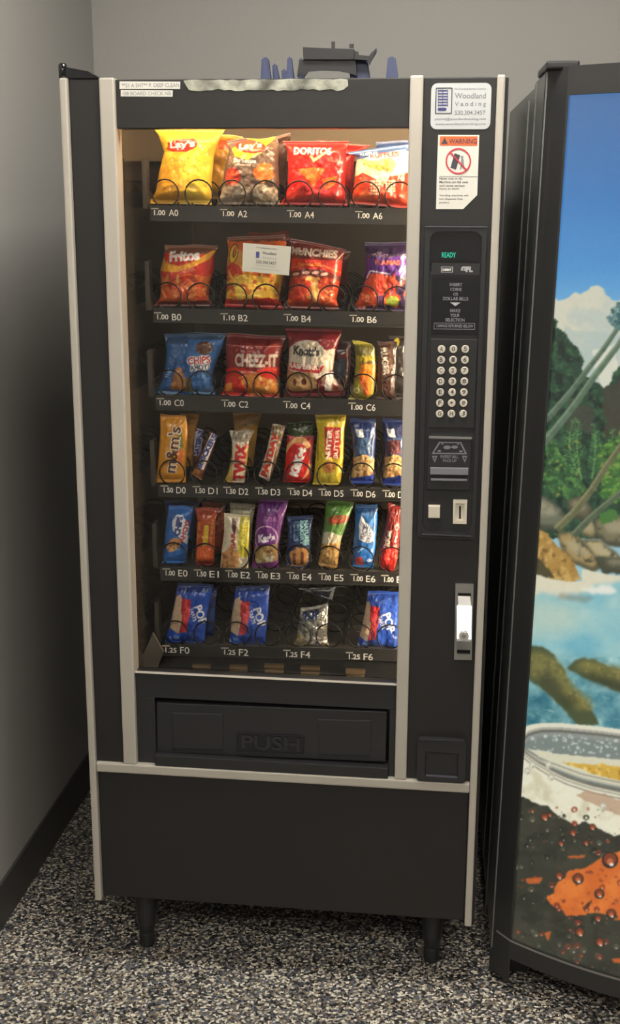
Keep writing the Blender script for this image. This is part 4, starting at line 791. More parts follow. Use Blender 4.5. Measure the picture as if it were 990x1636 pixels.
small('fig_bar_pack', [(458, 825), (460, 850), (458, 880), (456, 904)], [(500, 824), (498, 850), (496, 880), (494, 908)], (34, 52, 98), 108,
      lambda c: (c.text('NATURES', 490, 850, 40, 7, (150, 200, 200), -88, .05), c.text('BAKERY', 483, 850, 38, 6, (150, 200, 200), -88, .05), c.rect(470, 832, 478, 862, (96, 140, 170)), c.text('FIG BAR', 474, 847, 26, 6, (30, 46, 90), -88, .04), c.text('blueberry', 465, 848, 20, 4, (130, 160, 190), -88, .02),
                 c.npoly([(463, 880), (474, 872), (490, 874), (494, 890), (488, 904), (466, 904)], (196, 140, 80), 1.5, 5, 3), c.rect(468, 882, 473, 903, (110, 56, 40)), c.rect(481, 880, 486, 900, (110, 56, 40)), c.ell(467, 872, 6, 6, (60, 66, 120)), c.speck(8, (490, 870, 497, 904), [(225, 225, 225)], .8, 1.5, 3)), 'dark blue fig bar pack with pale green sideways lettering, row E', 'snack bar', T=.010)
small('nut_pack', [(521, 799), (518, 830), (514, 860), (511, 885), (507, 904)], [(566, 801), (557, 830), (545, 860), (541, 885), (538, 909)], (84, 128, 56), 109,
      lambda c: (c.rect(515, 797, 570, 808, (70, 104, 50)), c.ell(541, 828, 17, 7, (160, 40, 40), -4), c.ell(541, 828, 15, 5, (120, 96, 50), -4), c.text('Salted', 541, 828, 24, 6, (190, 60, 50), 2, .04), c.npoly([(516, 850), (530, 846), (548, 856), (546, 868), (514, 868)], (206, 196, 170), 2, 5, 3), c.npoly([(512, 868), (546, 864), (540, 908), (506, 906)], (206, 160, 90), 1, 5, 3), c.speck(60, (510, 866, 542, 906), [(232, 196, 130), (196, 146, 84), (216, 176, 110), (160, 110, 60)], 2, 4, 5)), 'green topped pack of peanuts, leaning right in row E', 'nut pack', T=.013)
small('rice_bar', [(567, 806), (567, 840), (564, 870), (563, 905)], [(603, 806), (602, 840), (600, 870), (596, 908)], (40, 104, 172), 110,
      lambda c: (c.rect(560, 800, 606, 818, (38, 76, 126)), c.npoly([(574, 836), (578, 820), (584, 832), (594, 842), (597, 862), (588, 866), (574, 860)], (222, 222, 226), 2, 5, 3), c.text('RICE', 582, 848, 24, 8, (90, 96, 120), 70, .04), c.text('TREATS', 591, 852, 26, 6, (90, 96, 120), 75, .04), c.poly([(568, 870), (580, 872), (600, 868), (598, 896), (568, 892)], (40, 116, 200)), c.npoly([(568, 888), (578, 886), (582, 902), (568, 902)], (220, 80, 70), 2, 4, 3), c.line([(572, 880), (582, 872)], 2, (200, 220, 240)), c.ell(590, 894, 4, 3, (200, 210, 240))), 'bright blue rice treat with a white splash, row E', 'snack bar', T=.011)
small('candy_bar', [(620, 804), (615, 840), (608, 870), (604, 895), (610, 910)], [(640, 808), (640, 840), (637, 870), (634, 895), (628, 915)], (124, 36, 34), 111,
      lambda c: (c.text('KitKat', 619, 862, 34, 10, (206, 190, 180), 80, .05), c.npoly([(606, 876), (638, 870), (636, 912), (604, 908)], (212, 40, 34), 2, 5, 3, 1, [((240, 110, 90), 5, .6)]), c.line([(624, 808), (632, 806)], 1.5, (220, 200, 200))), 'dark red candy bar leaning right at the right end of row E', 'candy bar', T=.010)

# F row
def tart(c, dx, dy=0):
    c.noise(.08, 8, 3); c.poly([(282+dx, 952+dy), (290+dx, 947+dy), (293+dx, 956+dy), (291+dx, 977+dy), (294+dx, 980+dy), (287+dx, 1010+dy), (272+dx, 1002+dy)], (206, 176, 146)); c.poly([(292+dx, 953+dy), (307+dx, 955+dy), (305+dx, 978+dy), (300+dx, 1006+dy), (289+dx, 1009+dy), (293+dx, 980+dy), (291+dx, 975+dy)], (190, 44, 52)); c.ell(300+dx, 981+dy, 5, 13, (222, 80, 84), 12)
    c.text('POP', 321.5+dx, 980+dy, 31, 13, (232, 230, 236), -74, .03); c.text('TARTS', 310+dx, 979+dy, 22, 6, (232, 230, 236), -74, .02); c.line([(272+dx, 1015+dy), (274+dx, 1022+dy)], 3, (190, 200, 230)); c.rect(278+dx, 1012+dy, 289+dx, 1021+dy, (70, 120, 210)); c.rect(279+dx, 1014+dy, 287+dx, 1019+dy, (170, 190, 230), .6); c.rect(288+dx, 936+dy, 300+dx, 938.5+dy, (90, 100, 150))
def pastry(L, Q_, dx, dy, seed, label, **k):
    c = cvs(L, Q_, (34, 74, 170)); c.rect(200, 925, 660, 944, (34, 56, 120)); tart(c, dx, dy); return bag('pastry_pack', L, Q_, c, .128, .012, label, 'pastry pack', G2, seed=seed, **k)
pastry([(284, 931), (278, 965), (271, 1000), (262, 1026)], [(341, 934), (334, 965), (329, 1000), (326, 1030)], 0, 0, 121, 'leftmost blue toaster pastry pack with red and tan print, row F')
pastry([(377, 937), (372, 965), (369, 1000), (366, 1027)], [(431, 934), (429, 965), (426, 1000), (423, 1031)], 94, 4, 122, 'second blue toaster pastry pack from the left, row F')
pastry([(588, 945), (583, 975), (576, 1010), (569, 1036)], [(650, 944), (645, 975), (640, 1010), (636, 1040)], 300, 12, 123, 'blue toaster pastry pack at the right end of row F')
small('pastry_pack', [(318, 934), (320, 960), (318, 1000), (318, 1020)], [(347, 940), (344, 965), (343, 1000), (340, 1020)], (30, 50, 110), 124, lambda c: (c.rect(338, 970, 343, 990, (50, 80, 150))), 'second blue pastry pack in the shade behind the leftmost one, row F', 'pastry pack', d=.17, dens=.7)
L = [(480, 972), (476, 1000), (472, 1020), (466, 1034)]; Q_ = [(524, 964), (524, 990), (522, 1015), (527, 1040)]
c = cvs(L, Q_, (190, 186, 178)); c.noise(.15, 6, 3); c.text('POP', 498, 980, 27, 12, (70, 84, 130), 12, .08); c.text('TARTS', 497, 986, 20, 5, (90, 104, 150), 12, .05); c.npoly([(480, 988), (496, 990), (494, 1008), (478, 1006)], (150, 150, 140), 3, 6, 3, .6)
c.npoly([(468, 1014), (476, 1008), (490, 1016), (492, 1030), (468, 1036)], (226, 206, 160), 3, 5, 3); c.npoly([(496, 1020), (526, 1026), (528, 1042), (490, 1036)], (214, 200, 180), 4, 4, 3, .9, [((90, 110, 190), 4, .6), ((90, 60, 50), 4, .66)])
bag('pastry_pack', L, Q_, c, .128, .012, 'crumpled silver foil pastry pack, row F', 'pastry pack', G2, m=M_foilbag, seed=125, wr=.004)
L = [(476, 940), (500, 948), (528, 958)]; Q_ = [(536, 938), (534, 944), (531, 960)]
c = cvs(L, Q_, (206, 208, 216)); c.noise(.3, 5, 3); c.npoly([(496, 942), (530, 944), (526, 954), (505, 950)], (60, 62, 76), 1, 4, 3)
bag('pastry_pack', L, Q_, c, .17, .004, 'folded foil top of a pastry pack behind the crumpled silver one, row F', 'pastry pack', G2, m=M_foilbag, seed=126, dens=1.)

# ------------------------------------------------------------------ things on top of the machine
RK = empty('plastic_rack', (.45, .34, ZT), label='blue plastic rack with tapered posts lying on top of the snack machine', cat='rack')
def post(x0, x1, xt0, xt1, y, zt, rib=0.):
    bm = bmesh.new()
    zb = ZT+.006
    P = [(x0, y, zb), (x1, y, zb), (x1, y+.03, zb), (x0, y+.03, zb), (xt0, y+.004, zt), (xt1, y+.004, zt), (xt1, y+.024, zt), (xt0, y+.024, zt)]
    B = [bm.verts.new(p) for p in P]
    for f in ((0, 3, 2, 1), (4, 5, 6, 7), (0, 1, 5, 4), (1, 2, 6, 5), (2, 3, 7, 6), (3, 0, 4, 7)): bm.faces.new([B[i] for i in f])
    bmesh.ops.bevel(bm, geom=bm.edges[:], offset=.003, segments=2, affect='EDGES')
    return bm_obj('post', bm, M_blue, RK)
def X(px_, y, d): return at(px_, y, d)[0]
def Z(px_, y, d): return at(px_, y, d)[2]
yb = .30
box('rack_base', X(415, 120, yb), X(640, 120, yb), yb-.01, yb+.25, ZT+.0005, ZT+.012, M_blue, RK, bev=.002)
post(X(415, 122, yb), X(433, 122, yb), X(417, 92, yb), X(427, 92, yb), yb, Z(420, 91, yb))
post(X(430, 122, yb), X(443, 122, yb), X(428, 102, yb), X(434, 102, yb), yb+.05, Z(430, 101, yb+.05))
post(X(440, 122, yb), X(450, 122, yb), X(437, 112, yb), X(444, 112, yb), yb+.1, Z(430, 110, yb+.1))
post(X(456, 122, yb), X(470, 122, yb), X(458, 91, yb), X(464, 91, yb), yb, Z(460, 90, yb))
post(X(470, 122, yb), X(482, 122, yb), X(473, 91, yb), X(478, 91, yb), yb+.04, Z(475, 91, yb+.04))
post(X(560, 122, yb), X(592, 122, yb), X(556, 92, yb), X(586, 92, yb), yb, Z(570, 91, yb))
post(X(615, 122, yb), X(638, 122, yb), X(619, 91, yb), X(631, 91, yb), yb, Z(620, 90, yb))
BK = empty('plastic_bracket', (X(530, 100, yb), yb+.02, Z(530, 120, yb)), label='black plastic bracket with two pegs resting on the blue rack', cat='bracket')
zz = lambda p: px(p, yb-.012)
prism('arched_body', zz([(474, 122), (478, 95), (568, 94), (570, 122), (560, 117), (540, 113), (510, 112), (492, 114), (486, 122), (484, 116), (480, 116), (477, 122)]), yb-.012, yb-.002, M_plastic, BK, bev=.001)
prism('upper_plate', zz([(484.5, 75.5), (528, 78), (565, 78), (566, 96), (485, 96)]), yb-.02, yb+.05, M_plastic, BK, bev=.001)
box('peg', X(530, 70, yb), X(535, 70, yb), yb-.01, yb+.0, Z(530, 79, yb), Z(530, 67, yb), M_plastic, BK, bev=.0008)
box('peg', X(558.5, 70, yb), X(565, 70, yb), yb-.01, yb+.0, Z(560, 79, yb), Z(560, 70.5, yb), M_plastic, BK, bev=.0008)
prism('angled_arm', zz([(566, 96), (566, 88), (570, 82), (572, 83), (572, 89), (590, 91), (594, 84), (599, 81), (601, 77.5), (601, 83), (592, 98), (590, 104), (588, 96)]), yb-.02, yb+.0, M_plastic, BK, bev=.0008)
# ------------------------------------------------------------------ drinks machine
SX, SW, SZT = .8405, .92, 1.845
TL = R(.93)                                    # it leans a touch to the right
S = empty('drink_vending_machine', (SX+SW/2, .5, 0), label='black drinks machine with a backlit tropical beach picture on its bulging front', cat='vending machine')
PIV = (SX, .05, .0)
def fy(u):                                      # bulging front: depth at u metres from the left edge
    if u < .035: return .055-.045*(u/.035)
    if u > SW-.035: return .055-.045*((SW-u)/.035)
    return .01-.15*(1-((u-SW/2)/(SW/2-.035))**2)
def lean(P):
    P = np.array(P, float); P[:, 0] -= (P[:, 1]-.05)*.030; P[:, 1] += (P[:, 0]-PIV[0])*.012; x = P[:, 0]-PIV[0]; z = P[:, 2].copy(); c_, s_ = math.cos(TL), math.sin(TL)
    P[:, 0] = PIV[0]+x*c_+z*s_; P[:, 2] = z*c_-x*s_*0+.0; return P
us = np.concatenate([[0, .012, .035], np.linspace(.06, SW-.06, 33), [SW-.035, SW-.012, SW]])
def fstrip(name, u0, u1, z0, z1, m, inset=0., back=.06, bev=0., **k):     # a piece of the bulging front
    uu = np.concatenate([[u0], us[(us > u0+.001) & (us < u1-.001)], [u1]]); n = len(uu)
    F0 = [(SX+u, fy(u)+inset, z) for z in (z0, z1) for u in uu]; B0 = [(SX+u, back, z) for z in (z0, z1) for u in uu]
    P = lean(F0+B0); bm = bmesh.new(); Vs = [bm.verts.new(p) for p in P]; N = 2*n
    for i in range(n-1):
        for q in ((i, i+1, n+i+1, n+i), (N+i, N+n+i, N+n+i+1, N+i+1), (i, N+i, N+i+1, i+1), (n+i, n+i+1, N+n+i+1, N+n+i)): bm.faces.new([Vs[a] for a in q])
    bm.faces.new([Vs[a] for a in (0, n, N+n, N)]); bm.faces.new([Vs[a] for a in (n-1, N+n-1, N+n+n-1, n+n-1)])
    return bm_obj(name, bm, m, S, **k)
def lbox(name, x0, x1, y0, y1, z0, z1, m, bev=.003, **k):
    bm = bmesh.new(); abox(bm, x0, x1, y0, y1, z0, z1, bev)
    P = lean([v.co[:] for v in bm.verts])
    for v, p in zip(bm.verts, P): v.co = Vector(p)
    return bm_obj(name, bm, m, S, **k)
UL = .0385; ZPB, ZPT = .132, 1.797
fstrip('door_frame', 0, UL, .03, SZT, M_door2); fstrip('door_frame', SW-UL, SW, .03, SZT, M_door2)
fstrip('door_frame', UL, SW-UL, ZPT, SZT, M_door2, label='top bar of the bulging door frame'); fstrip('door_frame', UL, SW-UL, .086, ZPB, M_door2, label='bottom bar of the bulging door frame')
fstrip('pale_trim', .01, SW-.01, ZPB-.006, ZPB-.002, M_steel, inset=-.0015, back=.05)
lbox('door_shell', SX+.001, SX+SW-.001, .05, .27, .08, SZT-.004, M_cab2)
lbox('cabinet', SX+.002, SX+SW-.006, .285, 1.02, .07, SZT-.012, M_cab2, label='deep black steel cabinet behind the door')
lbox('door_gasket', SX+.016, SX+SW-.016, .268, .287, .07, SZT-.02, M_hole, bev=0)
lbox('side_rib', SX-.001, SX+.002, .235, .262, .05, SZT-.01, M_cab2, bev=.0005); lbox('side_rib', SX-.001, SX+.0025, .40, .43, .09, SZT-.03, M_cab2, bev=.001)
lbox('hinge_cap', SX-.002, SX+.055, .02, .2, SZT-.004, SZT+.010, M_plastic, bev=.004)
for x0 in (SX+.01, SX+SW-.09):
    for y0 in (.09, .9): lbox('foot', x0, x0+.075, y0, y0+.08, 0.0, .07, M_plastic, bev=.003)

def bn(a, b, t): return tuple(a[i]*(1-t)+b[i]*t for i in range(3))
def paint_beach():
    x0, x1 = 795, 1470; c = Canvas(x0, 110, x1, 1625, 1, (60, 110, 170)); g = random.Random(5)
    c.vgrad([(110, (66, 106, 158)), (200, (66, 114, 170)), (320, (62, 124, 186)), (430, (78, 148, 206)), (480, (104, 168, 214)), (600, (150, 190, 200))]); c.noise(.035, 120, 8)
    T_ = [(860, 478), (880, 472), (890, 478), (900, 480), (909, 474), (917, 467), (928, 470), (939, 463), (944, 457), (955, 455.5), (964, 461), (968, 472), (980, 480), (1010, 482), (1060, 455), (1110, 470), (1160, 430), (1230, 450), (1300, 480), (1380, 460), (1470, 480)]
    c.npoly(T_+[(1470, 700), (860, 700)], (208, 206, 184), 2.5, 9, 3, 1, [((188, 196, 184), 40, .5)])
    c.npoly([(900, 520), (990, 540), (1100, 560), (1100, 640), (900, 640)], (176, 190, 182), 12, 30, 6, .7); c.npoly([(945, 560), (985, 545), (990, 610), (960, 620)], (226, 222, 200), 8, 18, 6, .7)
    TR_ = [(840, 520), (868, 524), (878, 512), (884, 509), (891, 514), (889, 524), (900, 529), (906, 540), (918, 552), (927, 562), (931, 576), (928, 590), (932, 600), (945, 603), (955, 612), (964, 622), (975, 612), (976, 600), (986, 588), (1000, 578), (1040, 560), (1100, 540), (1180, 565), (1260, 530), (1350, 550), (1470, 520)]
    c.npoly(TR_+[(1470, 860), (840, 860)], (34, 62, 46), 4.5, 7, 11, 1, [((50, 88, 58), 9, .52), ((20, 38, 32), 12, .55), ((74, 112, 70), 5, .66)])
    c.npoly([(905, 640), (945, 650), (950, 690), (905, 690)], (66, 66, 56), 8, 14, 3, .8); c.npoly([(962, 622), (1000, 600), (1040, 620), (1040, 700), (968, 700)], (62, 60, 50), 8, 14, 4, .9)
    def leaf(x, y, a, L, wd, col, curl=.6):
        P = [(x, y)]; a = R(a)
        for i in range(7): P.append((P[-1][0]+L/7*math.cos(a), P[-1][1]-L/7*math.sin(a))); a -= curl/7
        for i in range(7): c.line(P[i:i+2], wd*(1-(i/7)**1.6)+.5, col)
        return P
    def frond(x, y, a, L, col, col2, curl=1.0, n=16, ll=12):
        P = leaf(x, y, a, L, 2, col2, curl)
        for i in range(1, len(P)-1):
            for t in (0, .35, .7):
                q = (P[i][0]*(1-t)+P[i+1][0]*t, P[i][1]*(1-t)+P[i+1][1]*t); an = math.atan2(P[i+1][1]-P[i][1], P[i+1][0]-P[i][0])
                for s_ in (1, -1):
                    b_ = an+s_*(.9); l_ = ll*(1.15-i/9); c.line([q, (q[0]+l_*math.cos(b_), q[1]+l_*math.sin(b_)+2)], 1.5, g.choice([col, col2, bn(col, (20, 40, 30), .4)]))
    # ferns
    for (x, y, a, L, cu) in ((930, 770, 105, 100, .5), (945, 765, 80, 90, -.3), (928, 760, 125, 100, 1.2), (955, 770, 60, 90, -.6), (900, 770, 140, 70, 1.0), (1010, 780, 110, 120, .6), (1060, 790, 80, 120, -.4), (1120, 780, 100, 120, .6), (1200, 790, 70, 130, -.6), (1300, 790, 110, 130, .6)):
        frond(x, y, a, L, (62, 112, 62), (104, 150, 84), cu, ll=14)
    c.npoly([(850, 700), (875, 690), (905, 740), (940, 780), (930, 800), (895, 795), (850, 770)], (46, 84, 50), 9, 9, 15, 1, [((84, 132, 66), 6, .52), ((26, 48, 32), 7, .58)])
    c.npoly([(955, 710), (1000, 690), (1020, 800), (960, 800)], (60, 104, 48), 9, 9, 18, 1, [((104, 150, 60), 6, .5), ((36, 60, 34), 7, .58)])
    c.speck(120, (855, 695, 935, 790), [(96, 140, 70), (60, 104, 60), (40, 74, 44), (150, 150, 70)], 1, 3.4, 5, .8, .6); c.speck(110, (950, 690, 1040, 800), [(110, 160, 70), (70, 120, 60), (140, 150, 80)], 1, 4, 6, .8, .6); c.speck(150, (1040, 620, 1440, 860), [(60, 104, 60), (40, 70, 44), (90, 130, 70)], 3, 9, 7, .7, .6)
    def trunk(P, w0, w1, col, hi):
        n = len(P)-1
        for i in range(n):
            for q in range(6):
                t0, t1 = q/6, (q+1)/6; a_ = bn((*P[i], 0), (*P[i+1], 0), t0)[:2]; b_ = bn((*P[i], 0), (*P[i+1], 0), t1)[:2]; wd = w0+(w1-w0)*((i+t0)/n)
                c.line([a_, b_], wd, bn(col, (40, 50, 40), g.uniform(0, .25))); c.line([(a_[0]-wd*.22, a_[1]-wd*.22), (b_[0]-wd*.22, b_[1]-wd*.22)], wd*.3, hi, .7)
    trunk([(850, 690), (880, 662), (912, 625), (940, 588), (965, 556), (1003, 500)], 11, 7, (88, 110, 90), (128, 146, 122)); trunk([(850, 728), (880, 694), (915, 650), (950, 600), (990, 548), (1030, 480)], 13, 8, (92, 116, 92), (134, 152, 126))
    for a in (178, 160, 140, 118, 95, 200, 60, 30): frond(1010, 516, a, 44, (58, 100, 104), (84, 130, 130), 1.5 if a > 90 else -1, ll=10)
    # rocks and lower trunks
    def rock(P, col, seed, amp=2.5, lo=(56, 58, 46), hi=(176, 168, 136)):
        c.npoly(P, bn(col, lo, .7), amp, 8, seed, soft=1); xs = [p[0] for p in P]; cx = sum(xs)/len(xs); cy = sum(p[1] for p in P)/len(P)
        c.npoly([((p[0]-cx)*.88+cx-1, (p[1]-cy)*.8+cy-2.5) for p in P], col, amp, 7, seed+2, 1, [(lo, 12, .6)], soft=2); c.npoly([((p[0]-cx)*.55+cx-2, (p[1]-cy)*.4+cy-5) for p in P], hi, amp, 7, seed+5, .6, soft=3)
    rock([(846, 785), (862, 788), (880, 800), (898, 815), (905, 835), (895, 848), (850, 846)], (104, 108, 88), 3); rock([(905, 800), (930, 790), (948, 815), (940, 832), (912, 828)], (96, 92, 70), 5); rock([(930, 836), (944, 828), (955, 850), (948, 862), (930, 856)], (150, 136, 96), 7)
    rock([(948, 830), (968, 822), (995, 824), (1040, 840), (1040, 880), (970, 872), (952, 856)], (118, 112, 84), 9); rock([(890, 850), (915, 848), (938, 870), (962, 905), (950, 915), (915, 900), (895, 875)], (160, 138, 90), 11); rock([(930, 862), (955, 862), (985, 885), (1000, 905), (975, 905), (945, 885)], (176, 160, 116), 13); rock([(948, 890), (990, 892), (1040, 900), (1040, 918), (962, 916)], (76, 76, 58), 15)
    for i in range(8): x_ = 1050+i*52; rock([(x_, 850+g.uniform(-10, 20)), (x_+40, 830+g.uniform(-10, 20)), (x_+64, 880), (x_+40, 915), (x_-6, 912)], g.choice([(150, 134, 92), (110, 106, 80), (170, 150, 104)]), 40+i)
    trunk([(888, 846), (915, 820), (945, 782), (968, 745), (1000, 700), (1050, 620)], 13, 8, (104, 104, 72), (150, 146, 104)); trunk([(915, 856), (940, 830), (965, 808), (995, 784), (1060, 730)], 12, 8, (84, 98, 74), (126, 134, 104)); c.npoly([(955, 820), (980, 812), (988, 832), (960, 836)], (70, 116, 54), 5, 6, 5)
    c.npoly([(846, 842), (858, 845), (874, 852), (886, 868), (898, 878), (908, 888), (918, 902), (928, 926), (912, 930), (885, 926), (862, 918), (846, 912)], (170, 132, 66), 2, 9, 4, 1, [((196, 162, 92), 9, .5), ((120, 90, 44), 8, .58)]); c.npoly([(846, 890), (862, 892), (876, 908), (885, 924), (846, 916)], (76, 70, 44), 3, 7, 4)
    # sand, sea
    c.npoly([(840, 908), (856, 918), (885, 926), (905, 930), (928, 928), (930, 908), (960, 916), (1000, 922), (1100, 918), (1250, 914), (1480, 912), (1480, 990), (840, 990)], (218, 212, 186), 2, 12, 6)
    c.npoly([(835, 952), (870, 948), (900, 955), (925, 948), (955, 936), (990, 928), (1200, 925), (1480, 930), (1480, 1200), (820, 1200)], (140, 190, 194), 5, 20, 8, 1, soft=3)
    sea = fbm(c.h, c.w, 46, 77, 5); wm = ((c.Y > 945) & (c.Y < 1165))[:, None]*(sea-.45)*1.5; c.a = np.clip(c.a+wm[..., None]*np.array((-60, -30, -8)), 0, 255)
    c.npoly([(835, 950), (880, 955), (930, 975), (920, 1005), (840, 1030)], (184, 202, 184), 10, 26, 9, .75, soft=12); c.npoly([(895, 948), (950, 955), (935, 962), (890, 956)], (130, 126, 110), 3, 8, 5, .5, soft=2); c.npoly([(925, 940), (975, 934), (985, 948), (945, 950)], (236, 232, 216), 4, 8, 5, .9, soft=2)
    c.npoly([(828, 1045), (870, 1060), (915, 1050), (990, 1060), (1480, 1040), (1480, 1200), (820, 1200)], (92, 146, 154), 6, 20, 12, .85, soft=9); c.npoly([(828, 1100), (880, 1110), (940, 1150), (930, 1165), (820, 1165)], (60, 116, 126), 8, 16, 12, .6, soft=8)
    sea = fbm(c.h, c.w, 18, 87, 4); wm = ((c.Y > 1050) & (c.Y < 1165))[:, None]*(sea-.5)*2; c.a = np.clip(c.a+wm[..., None]*np.array((70, 56, 44)), 0, 255)
    for i in range(130):
        x_ = g.uniform(830, 1460); y_ = g.uniform(1068, 1155); l_ = g.uniform(4, 13); c.line([(x_, y_), (x_+l_, y_+l_*.35+g.uniform(-2, 2))], g.uniform(.6, 1.6), (190, 214, 210), .5)
    def moss(P, seed):
        c.npoly(P, (72, 82, 52), 2.5, 9, seed, 1, soft=1); cy_ = sum(p_[1] for p_ in P)/len(P); cx_ = sum(p_[0] for p_ in P)/len(P)
        c.npoly([((p_[0]-cx_)*.86+cx_+2, (p_[1]-cy_)*.72+cy_-5) for p_ in P], (128, 122, 66), 4, 8, seed+1, .85, [((98, 98, 58), 7, .5), ((160, 144, 84), 5, .64)], soft=4)
        c.npoly([((p_[0]-cx_)*.5+cx_-3, (p_[1]-cy_)*.45+cy_+9) for p_ in P], (52, 58, 40), 5, 9, seed+3, .7, soft=5)
    moss([(836, 1032), (850, 1031), (868, 1034), (884, 1045), (890, 1058), (902, 1072), (908, 1092), (922, 1112), (945, 1132), (958, 1158), (925, 1160), (905, 1140), (885, 1118), (862, 1098), (836, 1080)], 21); moss([(906, 1068), (918, 1055), (930, 1051), (950, 1054), (972, 1066), (1000, 1072), (1050, 1090), (1040, 1122), (990, 1106), (960, 1094), (930, 1082)], 25)
    moss([(1100, 1080), (1140, 1060), (1200, 1075), (1240, 1120), (1160, 1130)], 27); moss([(1290, 1070), (1350, 1050), (1420, 1080), (1460, 1130), (1330, 1130)], 29)
    # glass rim seen from above
    U = [(829, 1180), (831, 1168), (838, 1161), (850, 1157), (870, 1154.5), (900, 1155.5), (930, 1158), (960, 1161), (990, 1165), (1050, 1173), (1150, 1188), (1260, 1206), (1360, 1228), (1420, 1250)]
    LW = [(1420, 1262), (1300, 1285), (1200, 1294), (1100, 1284), (1030, 1270), (990, 1262), (960, 1256), (930, 1249), (905, 1240), (880, 1229), (858, 1216), (840, 1203), (831, 1195)]
    c.poly(U+LW, (222, 219, 196)); ins = lambda d, k=1.: [(x+(6 if x < 860 else 0)*k, y+d) for x, y in U[1:]]
    c.poly(ins(7)+LW, (168, 166, 152)); c.poly(ins(11)+LW, (104, 104, 96)); c.poly(ins(15)+LW, (140, 146, 138)); c.poly(ins(22)+LW, (122, 132, 126))
    for i in range(240):
        x_ = g.uniform(848, 1400); y_ = np.interp(x_, [q_[0] for q_ in U[1:]], [q_[1] for q_ in U[1:]])+g.uniform(19, 46)
        c.ell(x_, y_, g.uniform(1, 3.4), g.uniform(1, 3.2), (206, 212, 204), 0, .8, g.choice([0, .5]))
    c.npoly([(842, 1196), (880, 1203), (930, 1208), (990, 1213), (1100, 1224), (1300, 1244), (1400, 1254), (1300, 1282), (1200, 1290), (1100, 1280), (1030, 1266), (990, 1257), (930, 1244), (880, 1224)], (214, 210, 182), 2, 9, 4)
    c.npoly([(896, 1217), (920, 1219), (945, 1222), (960, 1219), (975, 1224), (1000, 1226), (1100, 1240), (1250, 1250), (1200, 1276), (1060, 1262), (1000, 1250), (960, 1240), (925, 1228)], (208, 166, 66), 2.5, 7, 8, 1, [((236, 206, 112), 8, .52), ((140, 98, 40), 7, .62)])
    for k_, col, wd in ((0, (96, 94, 84), 2), (-5, (186, 182, 162), 3), (-10, (150, 148, 136), 2.4)): c.line([(x, y+k_*(.2+min(1, (x-830)/60))) for x, y in LW], wd, col)
    # front of the glass: foam, then cola
    FR = [(815, 1185), (831, 1197), (845, 1208), (862, 1220), (882, 1232), (905, 1243), (945, 1256), (1000, 1268), (1100, 1290), (1200, 1292), (1320, 1275), (1420, 1240), (1480, 1210)]
    c.npoly(FR+[(1480, 1640), (800, 1640)], (230, 226, 200), 2, 16, 5, 1, [((206, 198, 166), 30, .58)])
    c.line([(p[0], p[1]-1) for p in FR], 3, (128, 124, 110)); c.line([(p[0], p[1]+4) for p in FR], 3, (170, 166, 146)); c.line([(p[0], p[1]+10) for p in FR], 2.4, (150, 146, 128)); c.line([(p[0], p[1]+15) for p in FR], 3, (230, 226, 204))
    c.npoly([(918, 1270), (940, 1262), (985, 1276), (1100, 1300), (1100, 1320), (980, 1300)], (176, 140, 110), 3, 9, 5, .7)
    D_ = [(800, 1262), (828, 1270), (843, 1279), (858, 1284), (875, 1288), (888, 1302), (903, 1310), (920, 1318), (935, 1313), (960, 1326), (980, 1336), (1000, 1330), (1100, 1350), (1200, 1345), (1320, 1360), (1480, 1330)]
    c.npoly(D_+[(1480, 1640), (790, 1640)], (50, 52, 42), 3, 9, 6, 1, [((60, 60, 48), 40, .5), ((40, 42, 34), 26, .56)])
    O_ = [(873, 1432), (884, 1428), (887, 1416), (900, 1404), (906, 1394), (920, 1388), (935, 1386), (950, 1378), (962, 1366), (975, 1362), (1000, 1358), (1080, 1340), (1180, 1370), (1280, 1350), (1300, 1420), (1200, 1500), (1080, 1480), (1000, 1464), (985, 1470), (958, 1458), (940, 1460), (922, 1464), (905, 1462), (895, 1452), (882, 1448)]
    c.npoly(O_, (206, 102, 40), 3, 8, 7, 1, [((222, 122, 50), 40, .5)]); c.npoly([(930, 1450), (945, 1436), (942, 1446), (934, 1456)], (60, 44, 30), 2, 5, 3)
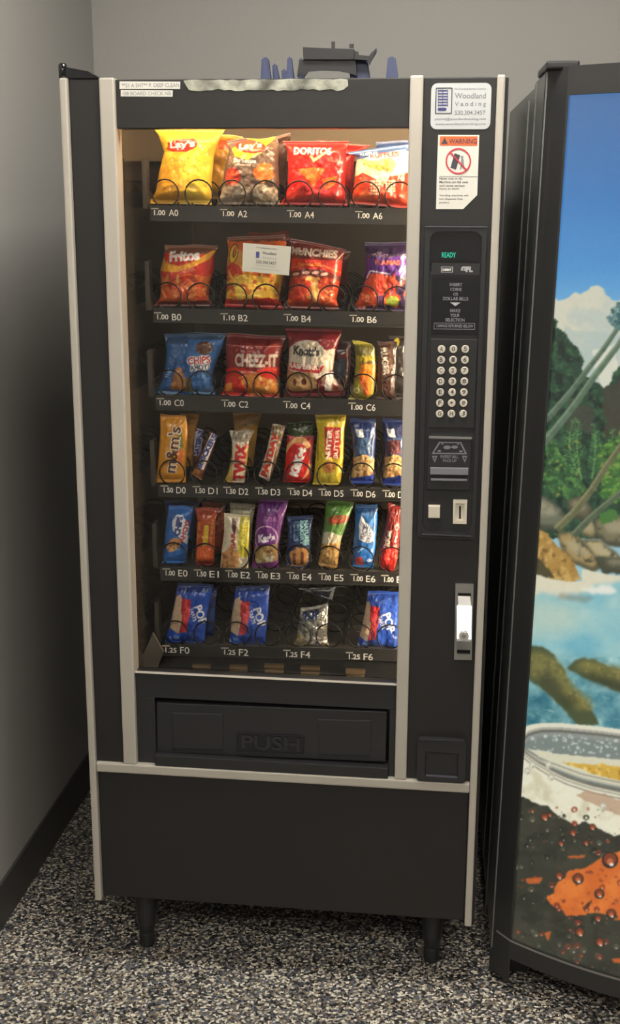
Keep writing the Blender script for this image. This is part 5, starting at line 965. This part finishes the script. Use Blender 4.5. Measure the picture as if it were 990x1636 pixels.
    for i in range(900):
        x_, y_ = g.uniform(818, 1460), g.uniform(1290, 1570); r_ = g.choice([.8, .8, 1, 1, 1.2, 1.4, 1.8, 2.2, 3, 4.5]); inor = 880 < x_ < 1250 and 1370 < y_ < 1455
        c.ell(x_, y_, r_, r_*1.15, (128, 50, 28) if inor else g.choice([(30, 30, 26), (84, 82, 68), (136, 52, 30)]), g.uniform(0, 180), .85, g.choice([0, .45])); c.ell(x_+r_*.15, y_+r_*.5, r_*.3, r_*.25, (226, 214, 196), 0, .9); 
    for x_, y_, r_ in ((974, 1374, 13), (923, 1404, 9), (893, 1400, 7), (915, 1331, 6), (946, 1322, 6), (957, 1428, 8), (955, 1468, 6), (926, 1490, 8), (958, 1506, 8), (896, 1348, 5), (936, 1347, 5), (855, 1404, 6), (878, 1302, 4), (850, 1296, 4), (870, 1306, 7), (976, 1460, 8)):
        c.ell(x_, y_, r_, r_, (40, 34, 28)); c.ell(x_, y_-r_*.1, r_*.8, r_*.75, (124, 58, 34)); c.ell(x_, y_+r_*.2, r_*.4, r_*.4, (190, 104, 62)); c.ell(x_+r_*.2, y_+r_*.55, r_*.28, r_*.2, (240, 230, 220))
    for p in ((838, 1404, 866, 1412), (868, 1490, 880, 1502), (905, 1368, 935, 1371), (975, 1532, 1000, 1538)): c.npoly([(p[0], p[1]), (p[2], p[1]-2), (p[2]-4, p[3]), (p[0]+6, p[3])], (196, 96, 40), 2, 5, 3, .9)
    for x_, y_ in ((876, 1222), (850, 1222), (880, 1242), (963, 1288), (842, 1232)): c.ell(x_, y_, 5, 6, (186, 184, 164)); c.ell(x_, y_+1, 3.4, 4, (222, 218, 196)); c.ell(x_+1, y_+3, 1.4, 1, (90, 90, 80))
    c.a = blur(c.a, 1)*.6+c.a*.4; c.noise(.018, 5, 91)
    return c
cb = paint_beach()
uu = np.concatenate([np.arange(UL, .33, .0013), np.arange(.33, SW-UL, .004), [SW-UL]]); zz_ = np.arange(ZPB, ZPT+.001, .00145)
U_, Z_ = np.meshgrid(uu, zz_[::-1]); Pn = np.stack([SX+U_.ravel(), np.array([fy(a) for a in uu])[None].repeat(len(zz_), 0).ravel()+.004, Z_.ravel()], 1); Pn = lean(Pn)
qx, qy = proj(Pn); Cc = cb.sample(qx, qy)
fast_mesh('picture_panel', Pn, grid_faces(len(uu), len(zz_))[:, ::-1], Cc, M_lit, S, label='backlit picture of a tropical beach above a splashing glass of cola')
